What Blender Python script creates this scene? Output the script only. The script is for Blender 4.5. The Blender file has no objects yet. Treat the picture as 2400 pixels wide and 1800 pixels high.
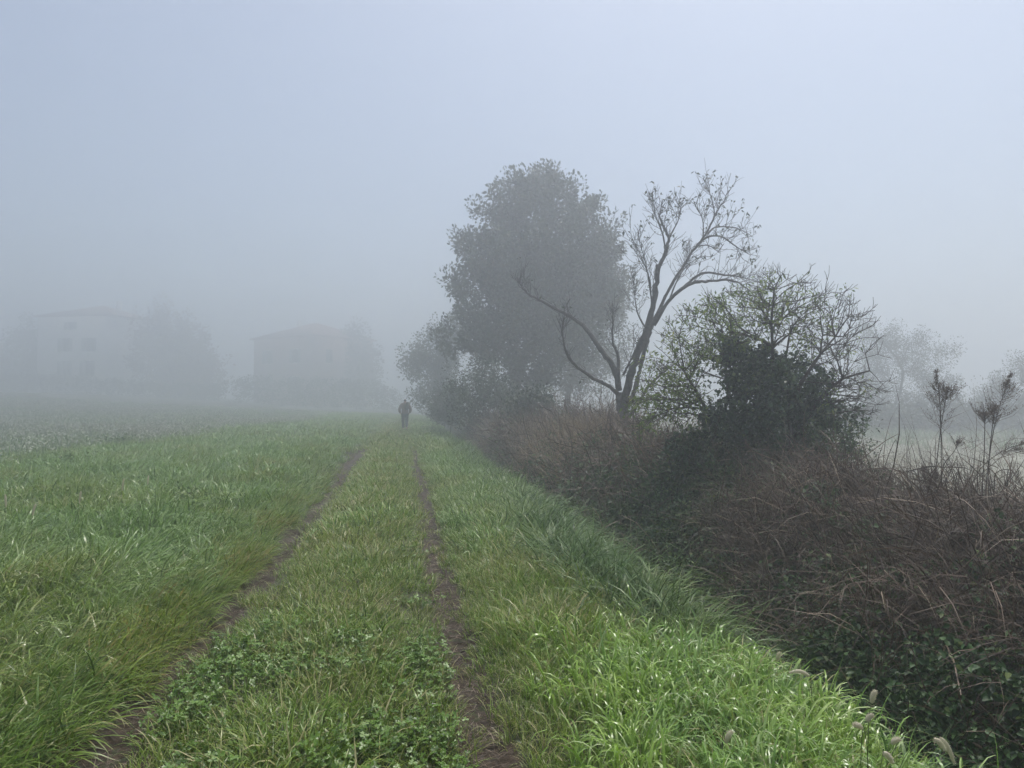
import bpy, math
import numpy as np
from mathutils import Vector, Matrix

R = math.radians
rng = np.random.default_rng(11)
S = bpy.context.scene
C = S.collection

# ------------------------------------------------------------------ camera
F_PX = 1760.0                                   # focal length in pixels of the 2400 px wide photograph
YAW, PITCH, CAM_H = R(8.08), R(1.46), 1.6
cam_d = bpy.data.cameras.new('camera')
cam_d.sensor_width = 36.0
cam_d.lens = 36.0 * F_PX / 2400.0
cam_d.clip_start, cam_d.clip_end = 0.05, 3000.0
cam = bpy.data.objects.new('camera', cam_d)
C.objects.link(cam)
cam.location = (0, 0, CAM_H)
cam.rotation_euler = (R(90) + PITCH, 0, -YAW)
S.camera = cam

# ------------------------------------------------------------------ sky, sun, exposure
SUN_EL, SUN_AZ = R(69), R(38)                   # azimuth clockwise from +Y (track direction)
w = bpy.data.worlds.new('World')
S.world = w
w.use_nodes = True
nt = w.node_tree
bg = nt.nodes['Background']
sky = nt.nodes.new('ShaderNodeTexSky')
sky.sky_type = 'NISHITA'
sky.sun_disc = False
sky.sun_elevation = SUN_EL
sky.sun_rotation = SUN_AZ
sky.air_density = 1.0
sky.dust_density = 2.0
sky.ozone_density = 1.0
hs = nt.nodes.new('ShaderNodeHueSaturation')    # an overcast veil: less blue everywhere
hs.inputs['Saturation'].default_value = 0.86
nt.links.new(sky.outputs[0], hs.inputs['Color'])
nt.links.new(hs.outputs[0], bg.inputs['Color'])
bg.inputs['Strength'].default_value = 0.055
sd = bpy.data.lights.new('sun', 'SUN')
sd.energy = 1.5
sd.angle = R(14)
sd.color = (1.0, 0.96, 0.9)
sun = bpy.data.objects.new('sun', sd)
C.objects.link(sun)
sdir = Vector((math.sin(SUN_AZ) * math.cos(SUN_EL), math.cos(SUN_AZ) * math.cos(SUN_EL), math.sin(SUN_EL)))
sun.rotation_euler = sdir.to_track_quat('Z', 'Y').to_euler()
sun.location = sdir * 40
S.view_settings.view_transform = 'Standard'
S.view_settings.look = 'None'
S.view_settings.gamma = 1.0
S.view_settings.use_curve_mapping = False
S.view_settings.exposure = 1.27
S.render.engine = 'CYCLES'
cy = S.cycles
cy.use_denoising = True
cy.use_adaptive_sampling = True
cy.adaptive_threshold = 0.025
cy.adaptive_min_samples = 16
cy.max_bounces = 4
cy.diffuse_bounces = 2
cy.glossy_bounces = 2
cy.transmission_bounces = 3
cy.volume_bounces = 2
cy.transparent_max_bounces = 4
cy.caustics_reflective = False
cy.caustics_refractive = False
try:
    cy.denoiser = 'OPENIMAGEDENOISE'
    cy.denoising_input_passes = 'RGB_ALBEDO_NORMAL'
    cy.denoising_prefilter = 'ACCURATE'
except Exception:
    pass

# ------------------------------------------------------------------ helpers
CY, SY, CP, SP = math.cos(YAW), math.sin(YAW), math.cos(PITCH), math.sin(PITCH)
FWD = np.array([SY * CP, CY * CP, SP])
RGT = np.array([CY, -SY, 0.0])
UPV = np.array([-SY * SP, -CY * SP, CP])
CAM = np.array([0, 0, CAM_H])


def P(px, py, d):
    """The place that the photograph shows at (px, py), d metres away."""
    return CAM + RGT * ((px - 1200) / F_PX * d) + UPV * ((900 - py) / F_PX * d) + FWD * d


def _h(ix, iy, s):
    n = (ix.astype(np.int64) * 374761393 + iy.astype(np.int64) * 668265263 + s * 982451653) & 0xffffffff
    n = ((n ^ (n >> 13)) * 1274126177) & 0xffffffff
    return ((n ^ (n >> 16)) & 0xffff) / 65535.0 * 2 - 1


def noise(x, y, s=0):
    x = np.asarray(x, float); y = np.asarray(y, float)
    x, y = np.broadcast_arrays(x, y)
    ix, iy = np.floor(x), np.floor(y)
    fx, fy = x - ix, y - iy
    fx = fx * fx * (3 - 2 * fx); fy = fy * fy * (3 - 2 * fy)
    a, b = _h(ix, iy, s), _h(ix + 1, iy, s)
    c, d = _h(ix, iy + 1, s), _h(ix + 1, iy + 1, s)
    return (a * (1 - fx) + b * fx) * (1 - fy) + (c * (1 - fx) + d * fx) * fy


def fbm(x, y, s=0, o=3):
    r, a, t = 0.0, 1.0, 0.0
    for i in range(o):
        r = r + a * noise(np.asarray(x) * 2 ** i, np.asarray(y) * 2 ** i, s + i * 17); t += a; a *= .5
    return r / t


def sst(a, b, x):
    t = np.clip((np.asarray(x, float) - a) / (b - a), 0, 1)
    return t * t * (3 - 2 * t)


def mesh(name, V, faces, mat=None, attrs=None, smooth=True):
    """V (n,3); faces: list of int arrays (m,k); attrs: name -> float per vertex."""
    me = bpy.data.meshes.new(name)
    V = np.ascontiguousarray(V, dtype=np.float32)
    me.vertices.add(len(V))
    me.vertices.foreach_set('co', V.ravel())
    faces = [np.asarray(f, dtype=np.int32) for f in faces if len(f)]
    loops = np.concatenate([f.ravel() for f in faces]).astype(np.int32)
    sizes = np.concatenate([np.full(len(f), f.shape[1]) for f in faces])
    starts = np.concatenate([[0], np.cumsum(sizes)[:-1]]).astype(np.int32)
    me.loops.add(len(loops))
    me.loops.foreach_set('vertex_index', loops)
    me.polygons.add(len(sizes))
    me.polygons.foreach_set('loop_start', starts)
    if smooth:
        me.polygons.foreach_set('use_smooth', np.ones(len(sizes), dtype=bool))
    for k, v in (attrs or {}).items():
        a = me.attributes.new(k, 'FLOAT', 'POINT')
        a.data.foreach_set('value', np.ascontiguousarray(v, dtype=np.float32))
    me.update(calc_edges=True)
    if mat is not None:
        me.materials.append(mat)
    return me


class Geo:
    """collects vertices, faces and a per-vertex tint"""
    def __init__(s):
        s.V, s.Q, s.T, s.t, s.n = [], [], [], [], 0

    def add(s, V, F, tint=0.5):
        V = np.asarray(V, float).reshape(-1, 3)
        F = np.asarray(F, int)
        (s.Q if F.shape[1] == 4 else s.T).append(F + s.n)
        s.V.append(V)
        s.t.append(np.broadcast_to(np.asarray(tint, float), (len(V),)))
        s.n += len(V)
        return s

    def mesh(s, name, mat, smooth=True):
        fs = ([np.concatenate(s.Q)] if s.Q else []) + ([np.concatenate(s.T)] if s.T else [])
        return mesh(name, np.concatenate(s.V), fs, mat, {'tint': np.concatenate(s.t)}, smooth)


def obj(name, me, parent=None, loc=None):
    o = bpy.data.objects.new(name, me)
    C.objects.link(o)
    if parent is not None:
        o.parent = parent
        if loc is None:
            o.matrix_parent_inverse = Matrix.Translation(-parent.location)
    if loc is not None:
        o.location = loc
    return o


def tag(o, label=None, cat=None, group=None, kind=None):
    if label: o['label'] = label
    if cat: o['category'] = cat
    if group: o['group'] = group
    if kind: o['kind'] = kind
    return o


def thing(name, loc, label, cat, group=None):
    o = bpy.data.objects.new(name, None)
    C.objects.link(o)
    o.location = tuple(float(v) for v in loc)
    return tag(o, label, cat, group)


def blades(base, az, L, th0, bend, wd, segs=4, p=1.3, flat=0.0):
    """arching grass blades: th0 lean at the root, bend added towards the tip"""
    n = len(base)
    k = segs + 1
    t = np.linspace(0, 1, k)
    tm = (t[1:] + t[:-1]) / 2
    th = th0[:, None] + bend[:, None] * tm[None] ** p
    st = (L / segs)[:, None]
    hx = np.concatenate([np.zeros((n, 1)), np.cumsum(np.sin(th) * st, 1)], 1)
    hz = np.concatenate([np.zeros((n, 1)), np.cumsum(np.cos(th) * st, 1)], 1)
    d = np.stack([np.cos(az), np.sin(az)], -1)
    c = np.zeros((n, k, 3))
    c[..., :2] = base[:, None, :2] + hx[..., None] * d[:, None]
    c[..., 2] = base[:, None, 2] + hz
    tw = az + math.pi / 2 + rng.normal(0, .5, n)
    sd_ = np.stack([np.cos(tw), np.sin(tw), rng.normal(0, .15, n)], -1)
    prof = np.interp(t, [0, .25, .6, 1], [.7, 1, .85, .06])
    off = sd_[:, None, :] * (wd[:, None] * prof[None] * .5)[..., None]
    V = np.stack([c - off, c + off], 2).reshape(-1, 3)
    i = (np.arange(n) * k * 2)[:, None] + np.arange(segs)[None] * 2
    Fq = np.stack([i, i + 1, i + 3, i + 2], -1).reshape(-1, 4)
    return V, Fq, c


def leaves(cen, dirs, L, W, fold=.25, droop=0.0):
    """one folded diamond leaf each; cen = leaf base, dirs = unit direction"""
    n = len(cen)
    up = rng.normal(0, 1, (n, 3)); up[:, 2] += .9
    side = np.cross(dirs, up)
    side /= np.linalg.norm(side, axis=1)[:, None] + 1e-9
    nr = np.cross(side, dirs)
    Lc, Wc = L[:, None], W[:, None]
    a = cen
    b = cen + dirs * Lc * .45 + side * Wc * .5 + nr * Wc * fold
    c = cen + dirs * Lc + np.array([0, 0, -1.0]) * Lc * droop
    d = cen + dirs * Lc * .45 - side * Wc * .5 + nr * Wc * fold
    V = np.stack([a, b, c, d], 1).reshape(-1, 3)
    Fq = np.arange(n * 4).reshape(-1, 4)
    return V, Fq


def ovate(cen, dirs, L, W, fold=.2, droop=.15):
    """ovate leaf of two faces folded along the midrib"""
    n = len(cen)
    up = rng.normal(0, .8, (n, 3)); up[:, 2] += 1.1
    side = np.cross(dirs, up); side /= np.linalg.norm(side, axis=1)[:, None] + 1e-9
    nr = np.cross(side, dirs)
    Lc, Wc = L[:, None], W[:, None]
    dn = np.array([0, 0, -1.0]) * Lc * droop
    V = np.stack([cen, cen + dirs * Lc * .22 + side * Wc * .46 + nr * Wc * fold, cen + dirs * Lc * .62 + side * Wc * .36 + nr * Wc * fold + dn * .4,
                  cen + dirs * Lc + dn, cen + dirs * Lc * .62 - side * Wc * .36 + nr * Wc * fold + dn * .4, cen + dirs * Lc * .22 - side * Wc * .46 + nr * Wc * fold], 1).reshape(-1, 3)
    i = np.arange(n)[:, None] * 6
    return V, np.concatenate([i + np.array([[0, 1, 2, 3]]), i + np.array([[0, 3, 4, 5]])])


def unit(v):
    v = np.asarray(v, float)
    return v / (np.linalg.norm(v, axis=-1, keepdims=True) + 1e-9)


def rdirs(n, up=0.0):
    v = rng.normal(0, 1, (n, 3)); v[:, 2] += up
    return unit(v)


def tube(pts, rad, sides=6, cap=True):
    pts = np.asarray(pts, float); rad = np.asarray(rad, float)
    k = len(pts)
    tg = np.gradient(pts, axis=0)
    tg = unit(tg)
    ref = np.array([0.31, 0.17, 0.93]) if abs(tg[0][2]) < .9 else np.array([1.0, .1, .05])
    u = unit(np.cross(tg, ref)); v = np.cross(tg, u)
    a = np.arange(sides) / sides * 2 * math.pi
    V = pts[:, None] + (u[:, None] * np.cos(a)[None, :, None] + v[:, None] * np.sin(a)[None, :, None]) * rad[:, None, None]
    i = np.arange(k - 1)[:, None] * sides; j = np.arange(sides)[None]; j2 = (j + 1) % sides
    Fq = np.stack([i + j, i + j2, i + sides + j2, i + sides + j], -1).reshape(-1, 4)
    return V.reshape(-1, 3), Fq


def smooth_path(pts, n):
    """Catmull-Rom through pts"""
    pts = np.asarray(pts, float)
    q = np.concatenate([[2 * pts[0] - pts[1]], pts, [2 * pts[-1] - pts[-2]]])
    s = np.linspace(0, len(pts) - 1 - 1e-6, n)
    i = s.astype(int); t = (s - i)[:, None]
    a, b, c, d = q[i], q[i + 1], q[i + 2], q[i + 3]
    return .5 * (2 * b + (c - a) * t + (2 * a - 5 * b + 4 * c - d) * t ** 2 + (3 * b - a - 3 * c + d) * t ** 3)


def box(x0, x1, y0, y1, z0, z1):
    V = [(x0, y0, z0), (x1, y0, z0), (x1, y1, z0), (x0, y1, z0), (x0, y0, z1), (x1, y0, z1), (x1, y1, z1), (x0, y1, z1)]
    Fq = [(0, 3, 2, 1), (4, 5, 6, 7), (0, 1, 5, 4), (1, 2, 6, 5), (2, 3, 7, 6), (3, 0, 4, 7)]
    return np.array(V, float), np.array(Fq)


# ------------------------------------------------------------------ materials
def mat_base(name):
    m = bpy.data.materials.new(name)
    m.use_nodes = True
    t = m.node_tree
    return m, t, t.nodes['Principled BSDF'], t.nodes['Material Output']


def ramp(t, stops):
    r = t.nodes.new('ShaderNodeValToRGB')
    e = r.color_ramp.elements
    while len(e) < len(stops):
        e.new(0.5)
    for el, (pos, col) in zip(e, stops):
        el.position = pos
        el.color = (*col, 1)
    return r


def nz(t, scale, detail=2.0, rough=.5, src='Position'):
    g = t.nodes.new('ShaderNodeNewGeometry')
    n = t.nodes.new('ShaderNodeTexNoise')
    n.inputs['Scale'].default_value = scale
    n.inputs['Detail'].default_value = detail
    n.inputs['Roughness'].default_value = rough
    t.links.new(g.outputs[src], n.inputs['Vector'])
    return n


def plant_mat(name, cols, cols2=None, patch=.5, rough=.42, trans=.3, spec=.5, lo=.42, hi=.62):
    """leaf colour by the blade's own tint, with drifts of a second palette over the ground"""
    m, t, b, out = mat_base(name)
    a = t.nodes.new('ShaderNodeAttribute'); a.attribute_name = 'tint'
    st = [(i / (len(cols) - 1), c) for i, c in enumerate(cols)]
    r1 = ramp(t, st); t.links.new(a.outputs['Fac'], r1.inputs['Fac'])
    colour = r1.outputs['Color']
    if cols2:
        r2 = ramp(t, [(i / (len(cols2) - 1), c) for i, c in enumerate(cols2)])
        t.links.new(a.outputs['Fac'], r2.inputs['Fac'])
        n = nz(t, patch, 3)
        mr = t.nodes.new('ShaderNodeMapRange')
        mr.inputs['From Min'].default_value = lo; mr.inputs['From Max'].default_value = hi
        t.links.new(n.outputs['Fac'], mr.inputs['Value'])
        mx = t.nodes.new('ShaderNodeMix'); mx.data_type = 'RGBA'
        t.links.new(mr.outputs['Result'], mx.inputs[0])
        t.links.new(colour, mx.inputs[6]); t.links.new(r2.outputs['Color'], mx.inputs[7])
        colour = mx.outputs[2]
    t.links.new(colour, b.inputs['Base Color'])
    b.inputs['Roughness'].default_value = rough
    b.inputs['Specular IOR Level'].default_value = spec
    if trans > 0:
        tr = t.nodes.new('ShaderNodeBsdfTranslucent')
        t.links.new(colour, tr.inputs['Color'])
        ms = t.nodes.new('ShaderNodeMixShader'); ms.inputs[0].default_value = trans
        t.links.new(b.outputs[0], ms.inputs[1]); t.links.new(tr.outputs[0], ms.inputs[2])
        t.links.new(ms.outputs[0], out.inputs['Surface'])
    return m


def solid_mat(name, c1, c2, scale=4.0, rough=.8, bump=.3, spec=.3, detail=6):
    m, t, b, out = mat_base(name)
    n = nz(t, scale, detail, .6)
    r = ramp(t, [(.3, c1), (.7, c2)])
    t.links.new(n.outputs['Fac'], r.inputs['Fac'])
    t.links.new(r.outputs['Color'], b.inputs['Base Color'])
    b.inputs['Roughness'].default_value = rough
    b.inputs['Specular IOR Level'].default_value = spec
    if bump:
        bp = t.nodes.new('ShaderNodeBump'); bp.inputs['Strength'].default_value = bump; bp.inputs['Distance'].default_value = .03
        t.links.new(n.outputs['Fac'], bp.inputs['Height']); t.links.new(bp.outputs[0], b.inputs['Normal'])
    return m


M = {}
M['ground'] = solid_mat('ground_soil', (.035, .04, .018), (.07, .075, .035), 3.0, .9, .6)
M['field'] = solid_mat('field_soil', (.27, .265, .2), (.37, .36, .28), 1.5, .95, .4)
M['mud'] = solid_mat('wet_mud', (.024, .016, .009), (.085, .06, .04), 16.0, .7, 1.0, .22)
M['meadow'] = plant_mat('meadow_grass', [(.035, .08, .012), (.14, .25, .045), (.25, .39, .105), (.46, .58, .29)],
                        [(.06, .1, .012), (.17, .25, .035), (.28, .36, .075), (.44, .41, .18)], .55, .3, .3, lo=.46, hi=.66)
M['verge_left'] = plant_mat('verge_blade', [(.05, .085, .008), (.175, .26, .022), (.29, .38, .055), (.38, .29, .1)],
                            [(.045, .09, .012), (.14, .255, .034), (.25, .38, .075), (.36, .38, .14)], .9, .34, .3)
M['turf'] = plant_mat('track_turf', [(.035, .075, .006), (.13, .235, .018), (.23, .35, .045), (.42, .4, .17)],
                      [(.06, .09, .012), (.18, .25, .034), (.29, .345, .075), (.46, .41, .21)], .8, .36, .3)
M['lime'] = plant_mat('lime_grass', [(.1, .19, .018), (.26, .42, .06), (.38, .53, .125), (.58, .67, .32)],
                      [(.08, .17, .028), (.21, .37, .08), (.33, .49, .16), (.52, .62, .36)], 1.6, .25, .36)
M['sedge'] = plant_mat('sedge_blade', [(.022, .055, .014), (.075, .145, .038), (.14, .23, .07), (.28, .37, .18)],
                       [(.04, .075, .013), (.11, .175, .036), (.19, .265, .065), (.3, .29, .12)], .9, .42, .28, .36, lo=.44, hi=.64)
M['clover'] = plant_mat('clover_leaf', [(.05, .11, .01), (.1, .2, .02), (.16, .28, .04), (.26, .37, .13)], None, rough=.36, trans=.25)
M['stubble'] = plant_mat('stubble_blade', [(.13, .15, .085), (.2, .225, .13), (.27, .29, .18), (.5, .49, .41)],
                         [(.11, .17, .075), (.17, .25, .11), (.24, .31, .16), (.46, .48, .37)], .12, .6, .2)
M['pale_field'] = plant_mat('pale_stubble', [(.28, .275, .2), (.38, .37, .28), (.46, .44, .34), (.55, .53, .43)], None, rough=.7, trans=.15)
M['thatch'] = plant_mat('dead_thatch', [(.03, .02, .013), (.092, .062, .043), (.19, .135, .095), (.46, .36, .26)],
                        [(.028, .022, .014), (.082, .062, .044), (.17, .13, .095), (.38, .31, .23)], .7, .55, .12, .3)
M['reed'] = plant_mat('tan_reed', [(.16, .115, .065), (.3, .22, .13), (.4, .3, .18), (.5, .4, .26)], None, rough=.65, trans=.2)
M['bramble'] = plant_mat('bramble_leaf', [(.014, .036, .011), (.045, .105, .03), (.09, .17, .052), (.22, .28, .085)],
                         [(.02, .034, .01), (.055, .08, .024), (.11, .13, .04), (.24, .22, .075)], .6, .48, .25, .35, lo=.52, hi=.72)
M['ivy'] = plant_mat('ivy_leaf', [(.014, .034, .014), (.042, .09, .036), (.085, .15, .058), (.2, .26, .1)], None, rough=.4, trans=.18, spec=.5)
M['elder'] = plant_mat('elder_leaf', [(.08, .12, .025), (.15, .22, .05), (.24, .32, .08), (.34, .36, .1)], None, rough=.45, trans=.4)
M['oak'] = plant_mat('oak_leaf', [(.02, .04, .012), (.035, .06, .018), (.06, .08, .025), (.1, .09, .03)], None, rough=.5, trans=.2)
M['autumn'] = plant_mat('autumn_leaf', [(.08, .04, .02), (.13, .07, .035), (.18, .1, .045), (.2, .13, .05)], None, rough=.55, trans=.2)
M['hedge'] = plant_mat('hedge_leaf', [(.02, .04, .015), (.035, .06, .02), (.05, .08, .03), (.07, .09, .035)], None, rough=.5, trans=.15)
M['bark'] = solid_mat('bark', (.045, .04, .034), (.14, .13, .112), 14.0, .85, .8)
M['twig'] = solid_mat('twig_bark', (.05, .042, .034), (.11, .095, .075), 20.0, .8, .3)
M['plume'] = plant_mat('dry_plume', [(.09, .068, .052), (.15, .118, .092), (.21, .17, .14), (.32, .27, .22)], None, rough=.7, trans=.25)
M['dryst'] = solid_mat('dry_stalk', (.05, .037, .026), (.11, .085, .06), 20.0, .7, .2)
M['greenst'] = plant_mat('green_stalk', [(.09, .13, .03), (.14, .19, .05), (.2, .24, .08), (.26, .28, .12)], None, rough=.4, trans=.2)
M['seed'] = plant_mat('foxtail_seed', [(.42, .36, .22), (.58, .51, .34), (.7, .63, .47), (.82, .77, .63)], None, rough=.6, trans=.4)
M['plaster'] = solid_mat('plaster', (.62, .6, .54), (.7, .68, .62), .6, .9, .1)
M['brickw'] = solid_mat('rendered_brick', (.3, .2, .155), (.38, .26, .2), .8, .9, .1)
M['roof'] = solid_mat('roof_tile', (.2, .13, .1), (.28, .18, .14), 2.0, .85, .3)
M['shutter'] = solid_mat('shutter_paint', (.13, .15, .12), (.17, .19, .16), 2.0, .6, .1)
M['stone'] = solid_mat('pale_stone', (.4, .37, .31), (.55, .52, .46), 30, .7, .3)
M['jacket'] = solid_mat('jacket_cloth', (.22, .16, .15), (.28, .2, .185), 8, .85, .2)
M['pack'] = solid_mat('pack_cloth', (.11, .1, .1), (.15, .14, .135), 8, .85, .2)
M['trouser'] = solid_mat('trouser_cloth', (.12, .125, .13), (.16, .165, .17), 8, .9, .2)
M['skin'] = solid_mat('skin', (.42, .27, .2), (.48, .31, .24), 8, .6, .05)
M['hair'] = solid_mat('hair', (.06, .05, .045), (.1, .085, .08), 20, .7, .2)
M['shoe'] = solid_mat('shoe_leather', (.02, .018, .016), (.035, .03, .028), 20, .6, .1)
m, t, b, out = mat_base('window_glass')
b.inputs['Base Color'].default_value = (.03, .035, .04, 1); b.inputs['Roughness'].default_value = .08
M['glass'] = m


# ------------------------------------------------------------------ terrain
def rut_r(y):
    y = np.asarray(y, float)
    return .37 + .05 * np.sin(y * .55 + .6) * np.exp(-y / 30) - .004 * y + .03 * noise(y * .8, 3.3, 5)


def rut_l(y):
    y = np.asarray(y, float)
    return -1.29 + .05 * np.sin(y * .4 + 2) - .006 * np.minimum(y, 20) + .03 * noise(y * .8, 9.3, 6)


def edge_x(y):
    y = np.asarray(y, float)
    return 1.93 + .12 * np.sin(y * .5 + .5) + .18 * fbm(y * .35, 2.7, 8) + .2 * sst(30, 70, y)


def hull_z(x, y):
    """upper surface of the brush on the far bank of the ditch"""
    x = np.asarray(x, float); y = np.asarray(y, float)
    xs = x - .4 * fbm(y * .25, 1.3, 21) + .25 * sst(10, 16, y) - .32 * (1 - sst(6, 10, y))
    h = np.interp(xs, [2.2, 2.7, 3.1, 3.6, 4.2, 5.0, 5.8, 6.5, 7.2, 8.0], [-1.05, -.85, -.5, .02, .45, .62, .58, .3, -.25, -.62])
    h = h + (.34 * fbm(x * .9, y * .7, 22) + .16 * fbm(x * 2.2, y * 2.0, 24)) * sst(2.4, 3.2, xs) * (1 - sst(7, 8, xs))
    h = h - .2 * (1 - sst(8.5, 11.5, y)) * sst(3.2, 4.2, xs) * (1 - sst(6.8, 7.4, xs))
    h = h + .3 * sst(15, 20, y) * sst(3, 3.8, xs) * (1 - sst(6, 7, xs))
    return h


def ground_z(x, y):
    x = np.asarray(x, float); y = np.asarray(y, float)
    z = .03 * fbm(x * .7, y * .7, 1) * 1.0
    z = z + .04 * np.exp(-((x + .47) / .5) ** 2)
    z = z - .07 * np.exp(-((x - rut_r(y)) / .14) ** 2) - .07 * np.exp(-((x - rut_l(y)) / .15) ** 2)
    z = z + .06 * sst(-1.5, -2.4, x)
    z = z + 2.9 * sst(12, 130, y) * sst(-4, -70, x) + .5 * sst(30, 120, y) * sst(2, -20, x)
    e = edge_x(y)
    d = x - e
    dit = np.interp(d, [-.5, 0, .35, .8, 1.1, 1.5], [0, -.1, -.55, -1.05, -1.2, -1.2])
    bank = np.where(x > 2.9, np.minimum(hull_z(x, y) - .42, .4), -1.2)
    prof = np.where(d < 1.1, dit, np.maximum(bank, -1.25))
    prof = np.where(x > 7.6, -.75, prof)
    return z * (1 - sst(-.3, .3, d)) + prof


xs = np.unique(np.round(np.concatenate([
    np.arange(-620, -60, 40), np.arange(-60, -12, 3), np.arange(-12, -2.4, .4), np.arange(-2.4, 1.2, .05),
    np.arange(1.2, 8.4, .12), np.arange(8.4, 20, 1.2), np.arange(20, 60, 5), np.arange(60, 640, 40)]), 3))
ys = np.unique(np.round(np.concatenate([
    np.arange(-60, -2, 6), np.arange(-2, 14, .1), np.arange(14, 30, .3), np.arange(30, 80, 1.5), np.arange(80, 200, 5),
    np.arange(200, 640, 40)]), 3))


def grid_mesh(name, gx, gy, mat, sel=None):
    X, Y = np.meshgrid(gx, gy)
    Z = ground_z(X, Y)
    V = np.stack([X, Y, Z], -1).reshape(-1, 3)
    nx, ny = len(gx), len(gy)
    i = np.arange(ny - 1)[:, None] * nx + np.arange(nx - 1)[None]
    Fq = np.stack([i, i + 1, i + 1 + nx, i + nx], -1).reshape(-1, 4)
    return mesh(name, V, [Fq], mat)


tag(obj('ground', grid_mesh('ground', xs, ys, M['ground'])), kind='structure')


# the ploughed-back right-hand field and the stubble field are sheets a little above the ground
def sheet(name, x0, x1, nx, y0, y1, ny, mat, dz, kind='structure'):
    gx, gy = np.linspace(x0, x1, nx), np.linspace(y0, y1, ny)
    me = grid_mesh(name, gx, gy, mat)
    o = obj(name, me)
    o.location.z = dz
    return tag(o, kind=kind)


sheet('field', 8.2, 120, 60, 2, 160, 60, M['field'], .02)


# wheel tracks: strips of churned mud that follow the ruts
def wheel_track(fx, hw, seed):
    gy = np.unique(np.round(np.concatenate([np.arange(-1.5, 9, .022), np.arange(9, 20, .06), np.arange(20, 75, .3)]), 3))
    u = np.linspace(-1, 1, 23)
    cx = fx(gy)
    half = hw * (1 + .3 * fbm(gy * 1.3, seed, 31 + seed)) * 1.25
    X = cx[:, None] + u[None] * half[:, None]
    Y = np.repeat(gy[:, None], len(u), 1)
    rel = .016 * fbm(X * 14, Y * 14, 40 + seed, 3) + .022 * np.maximum(0, fbm(X * 5, Y * 4, 45 + seed, 2)) \
        + .008 * np.sin(Y * 42 + 6 * np.abs(u)[None]) * (1 - u[None] ** 2) * sst(-.2, .4, noise(Y * .6, X, 50))
    edge = (1 - np.abs(u)[None] ** 6)
    Z = ground_z(X, Y) + .012 * edge - .012 + .006 + rel * edge
    V = np.stack([X, Y, Z], -1).reshape(-1, 3)
    n = len(u)
    i = np.arange(len(gy) - 1)[:, None] * n + np.arange(n - 1)[None]
    Fq = np.stack([i, i + 1, i + 1 + n, i + n], -1).reshape(-1, 4)
    o = obj('dirt_track', mesh('dirt_track', V, [Fq], M['mud']))
    return tag(o, kind='structure')


wheel_track(rut_r, .115, 1)
wheel_track(rut_l, .17, 2)


# ------------------------------------------------------------------ scattered vegetation (stuff)
def scatter_object(name, label, cat, variants, pts, yaw, tilt, scale, idx=None):
    """one object whose points carry copies of small plant meshes (geometry nodes)"""
    src = bpy.data.collections.new(name + '_plants')
    for i, me in enumerate(variants):
        src.objects.link(bpy.data.objects.new('%s_plant_%02d' % (name, i), me))
    n = len(pts)
    me = bpy.data.meshes.new(name)
    me.vertices.add(n)
    me.vertices.foreach_set('co', np.ascontiguousarray(pts, dtype=np.float32).ravel())
    rot = np.stack([tilt[:, 0], tilt[:, 1], yaw], -1)
    a = me.attributes.new('rot', 'FLOAT_VECTOR', 'POINT'); a.data.foreach_set('vector', rot.astype(np.float32).ravel())
    a = me.attributes.new('scl', 'FLOAT', 'POINT'); a.data.foreach_set('value', scale.astype(np.float32))
    a = me.attributes.new('idx', 'INT', 'POINT')
    a.data.foreach_set('value', (rng.integers(0, len(variants), n) if idx is None else idx).astype(np.int32))
    for v in variants[:1]:
        me.materials.append(v.materials[0])
    o = obj(name, me)
    ng = bpy.data.node_groups.new(name, 'GeometryNodeTree')
    ng.interface.new_socket('Geometry', in_out='INPUT', socket_type='NodeSocketGeometry')
    ng.interface.new_socket('Geometry', in_out='OUTPUT', socket_type='NodeSocketGeometry')
    N, Lk = ng.nodes, ng.links
    gi, go = N.new('NodeGroupInput'), N.new('NodeGroupOutput')
    ip, ci = N.new('GeometryNodeInstanceOnPoints'), N.new('GeometryNodeCollectionInfo')
    ci.inputs['Collection'].default_value = src
    ci.inputs['Separate Children'].default_value = True
    ci.inputs['Reset Children'].default_value = True
    ip.inputs['Pick Instance'].default_value = True

    def na(nm, ty):
        q = N.new('GeometryNodeInputNamedAttribute'); q.data_type = ty; q.inputs['Name'].default_value = nm
        return q.outputs['Attribute']
    Lk.new(gi.outputs[0], ip.inputs['Points'])
    Lk.new(ci.outputs[0], ip.inputs['Instance'])
    Lk.new(na('rot', 'FLOAT_VECTOR'), ip.inputs['Rotation'])
    Lk.new(na('scl', 'FLOAT'), ip.inputs['Scale'])
    Lk.new(na('idx', 'INT'), ip.inputs['Instance Index'])
    Lk.new(ip.outputs[0], go.inputs[0])
    md = o.modifiers.new('scatter', 'NODES'); md.node_group = ng
    return tag(o, label, cat, kind='stuff')


def grass_clump(n, rad, hmin, hmax, lean, bend, wd, mat, segs=4, p=1.3, straw=.06, dirbias=None, tint=(.45, .22)):
    r = rad * np.sqrt(rng.random(n)); a = rng.random(n) * 2 * math.pi
    base = np.stack([r * np.cos(a), r * np.sin(a), np.full(n, -.03)], -1)
    az = a + rng.normal(0, 1.0, n)
    if dirbias is not None:
        az = np.where(rng.random(n) < dirbias[1], dirbias[0] + rng.normal(0, .5, n), az)
    L = rng.uniform(hmin, hmax, n)
    V, Fq, c = blades(base, az, L, np.abs(rng.normal(lean, lean * .5, n)), np.abs(rng.normal(bend, bend * .35, n)),
                      wd * rng.uniform(.6, 1.25, n), segs, p)
    tn = np.clip(rng.normal(tint[0], tint[1], n), 0, .92)
    tn = np.where(rng.random(n) < straw, 1.0, tn)
    return Geo().add(V, Fq, np.repeat(tn, (segs + 1) * 2)).mesh('clump', mat)


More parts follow.
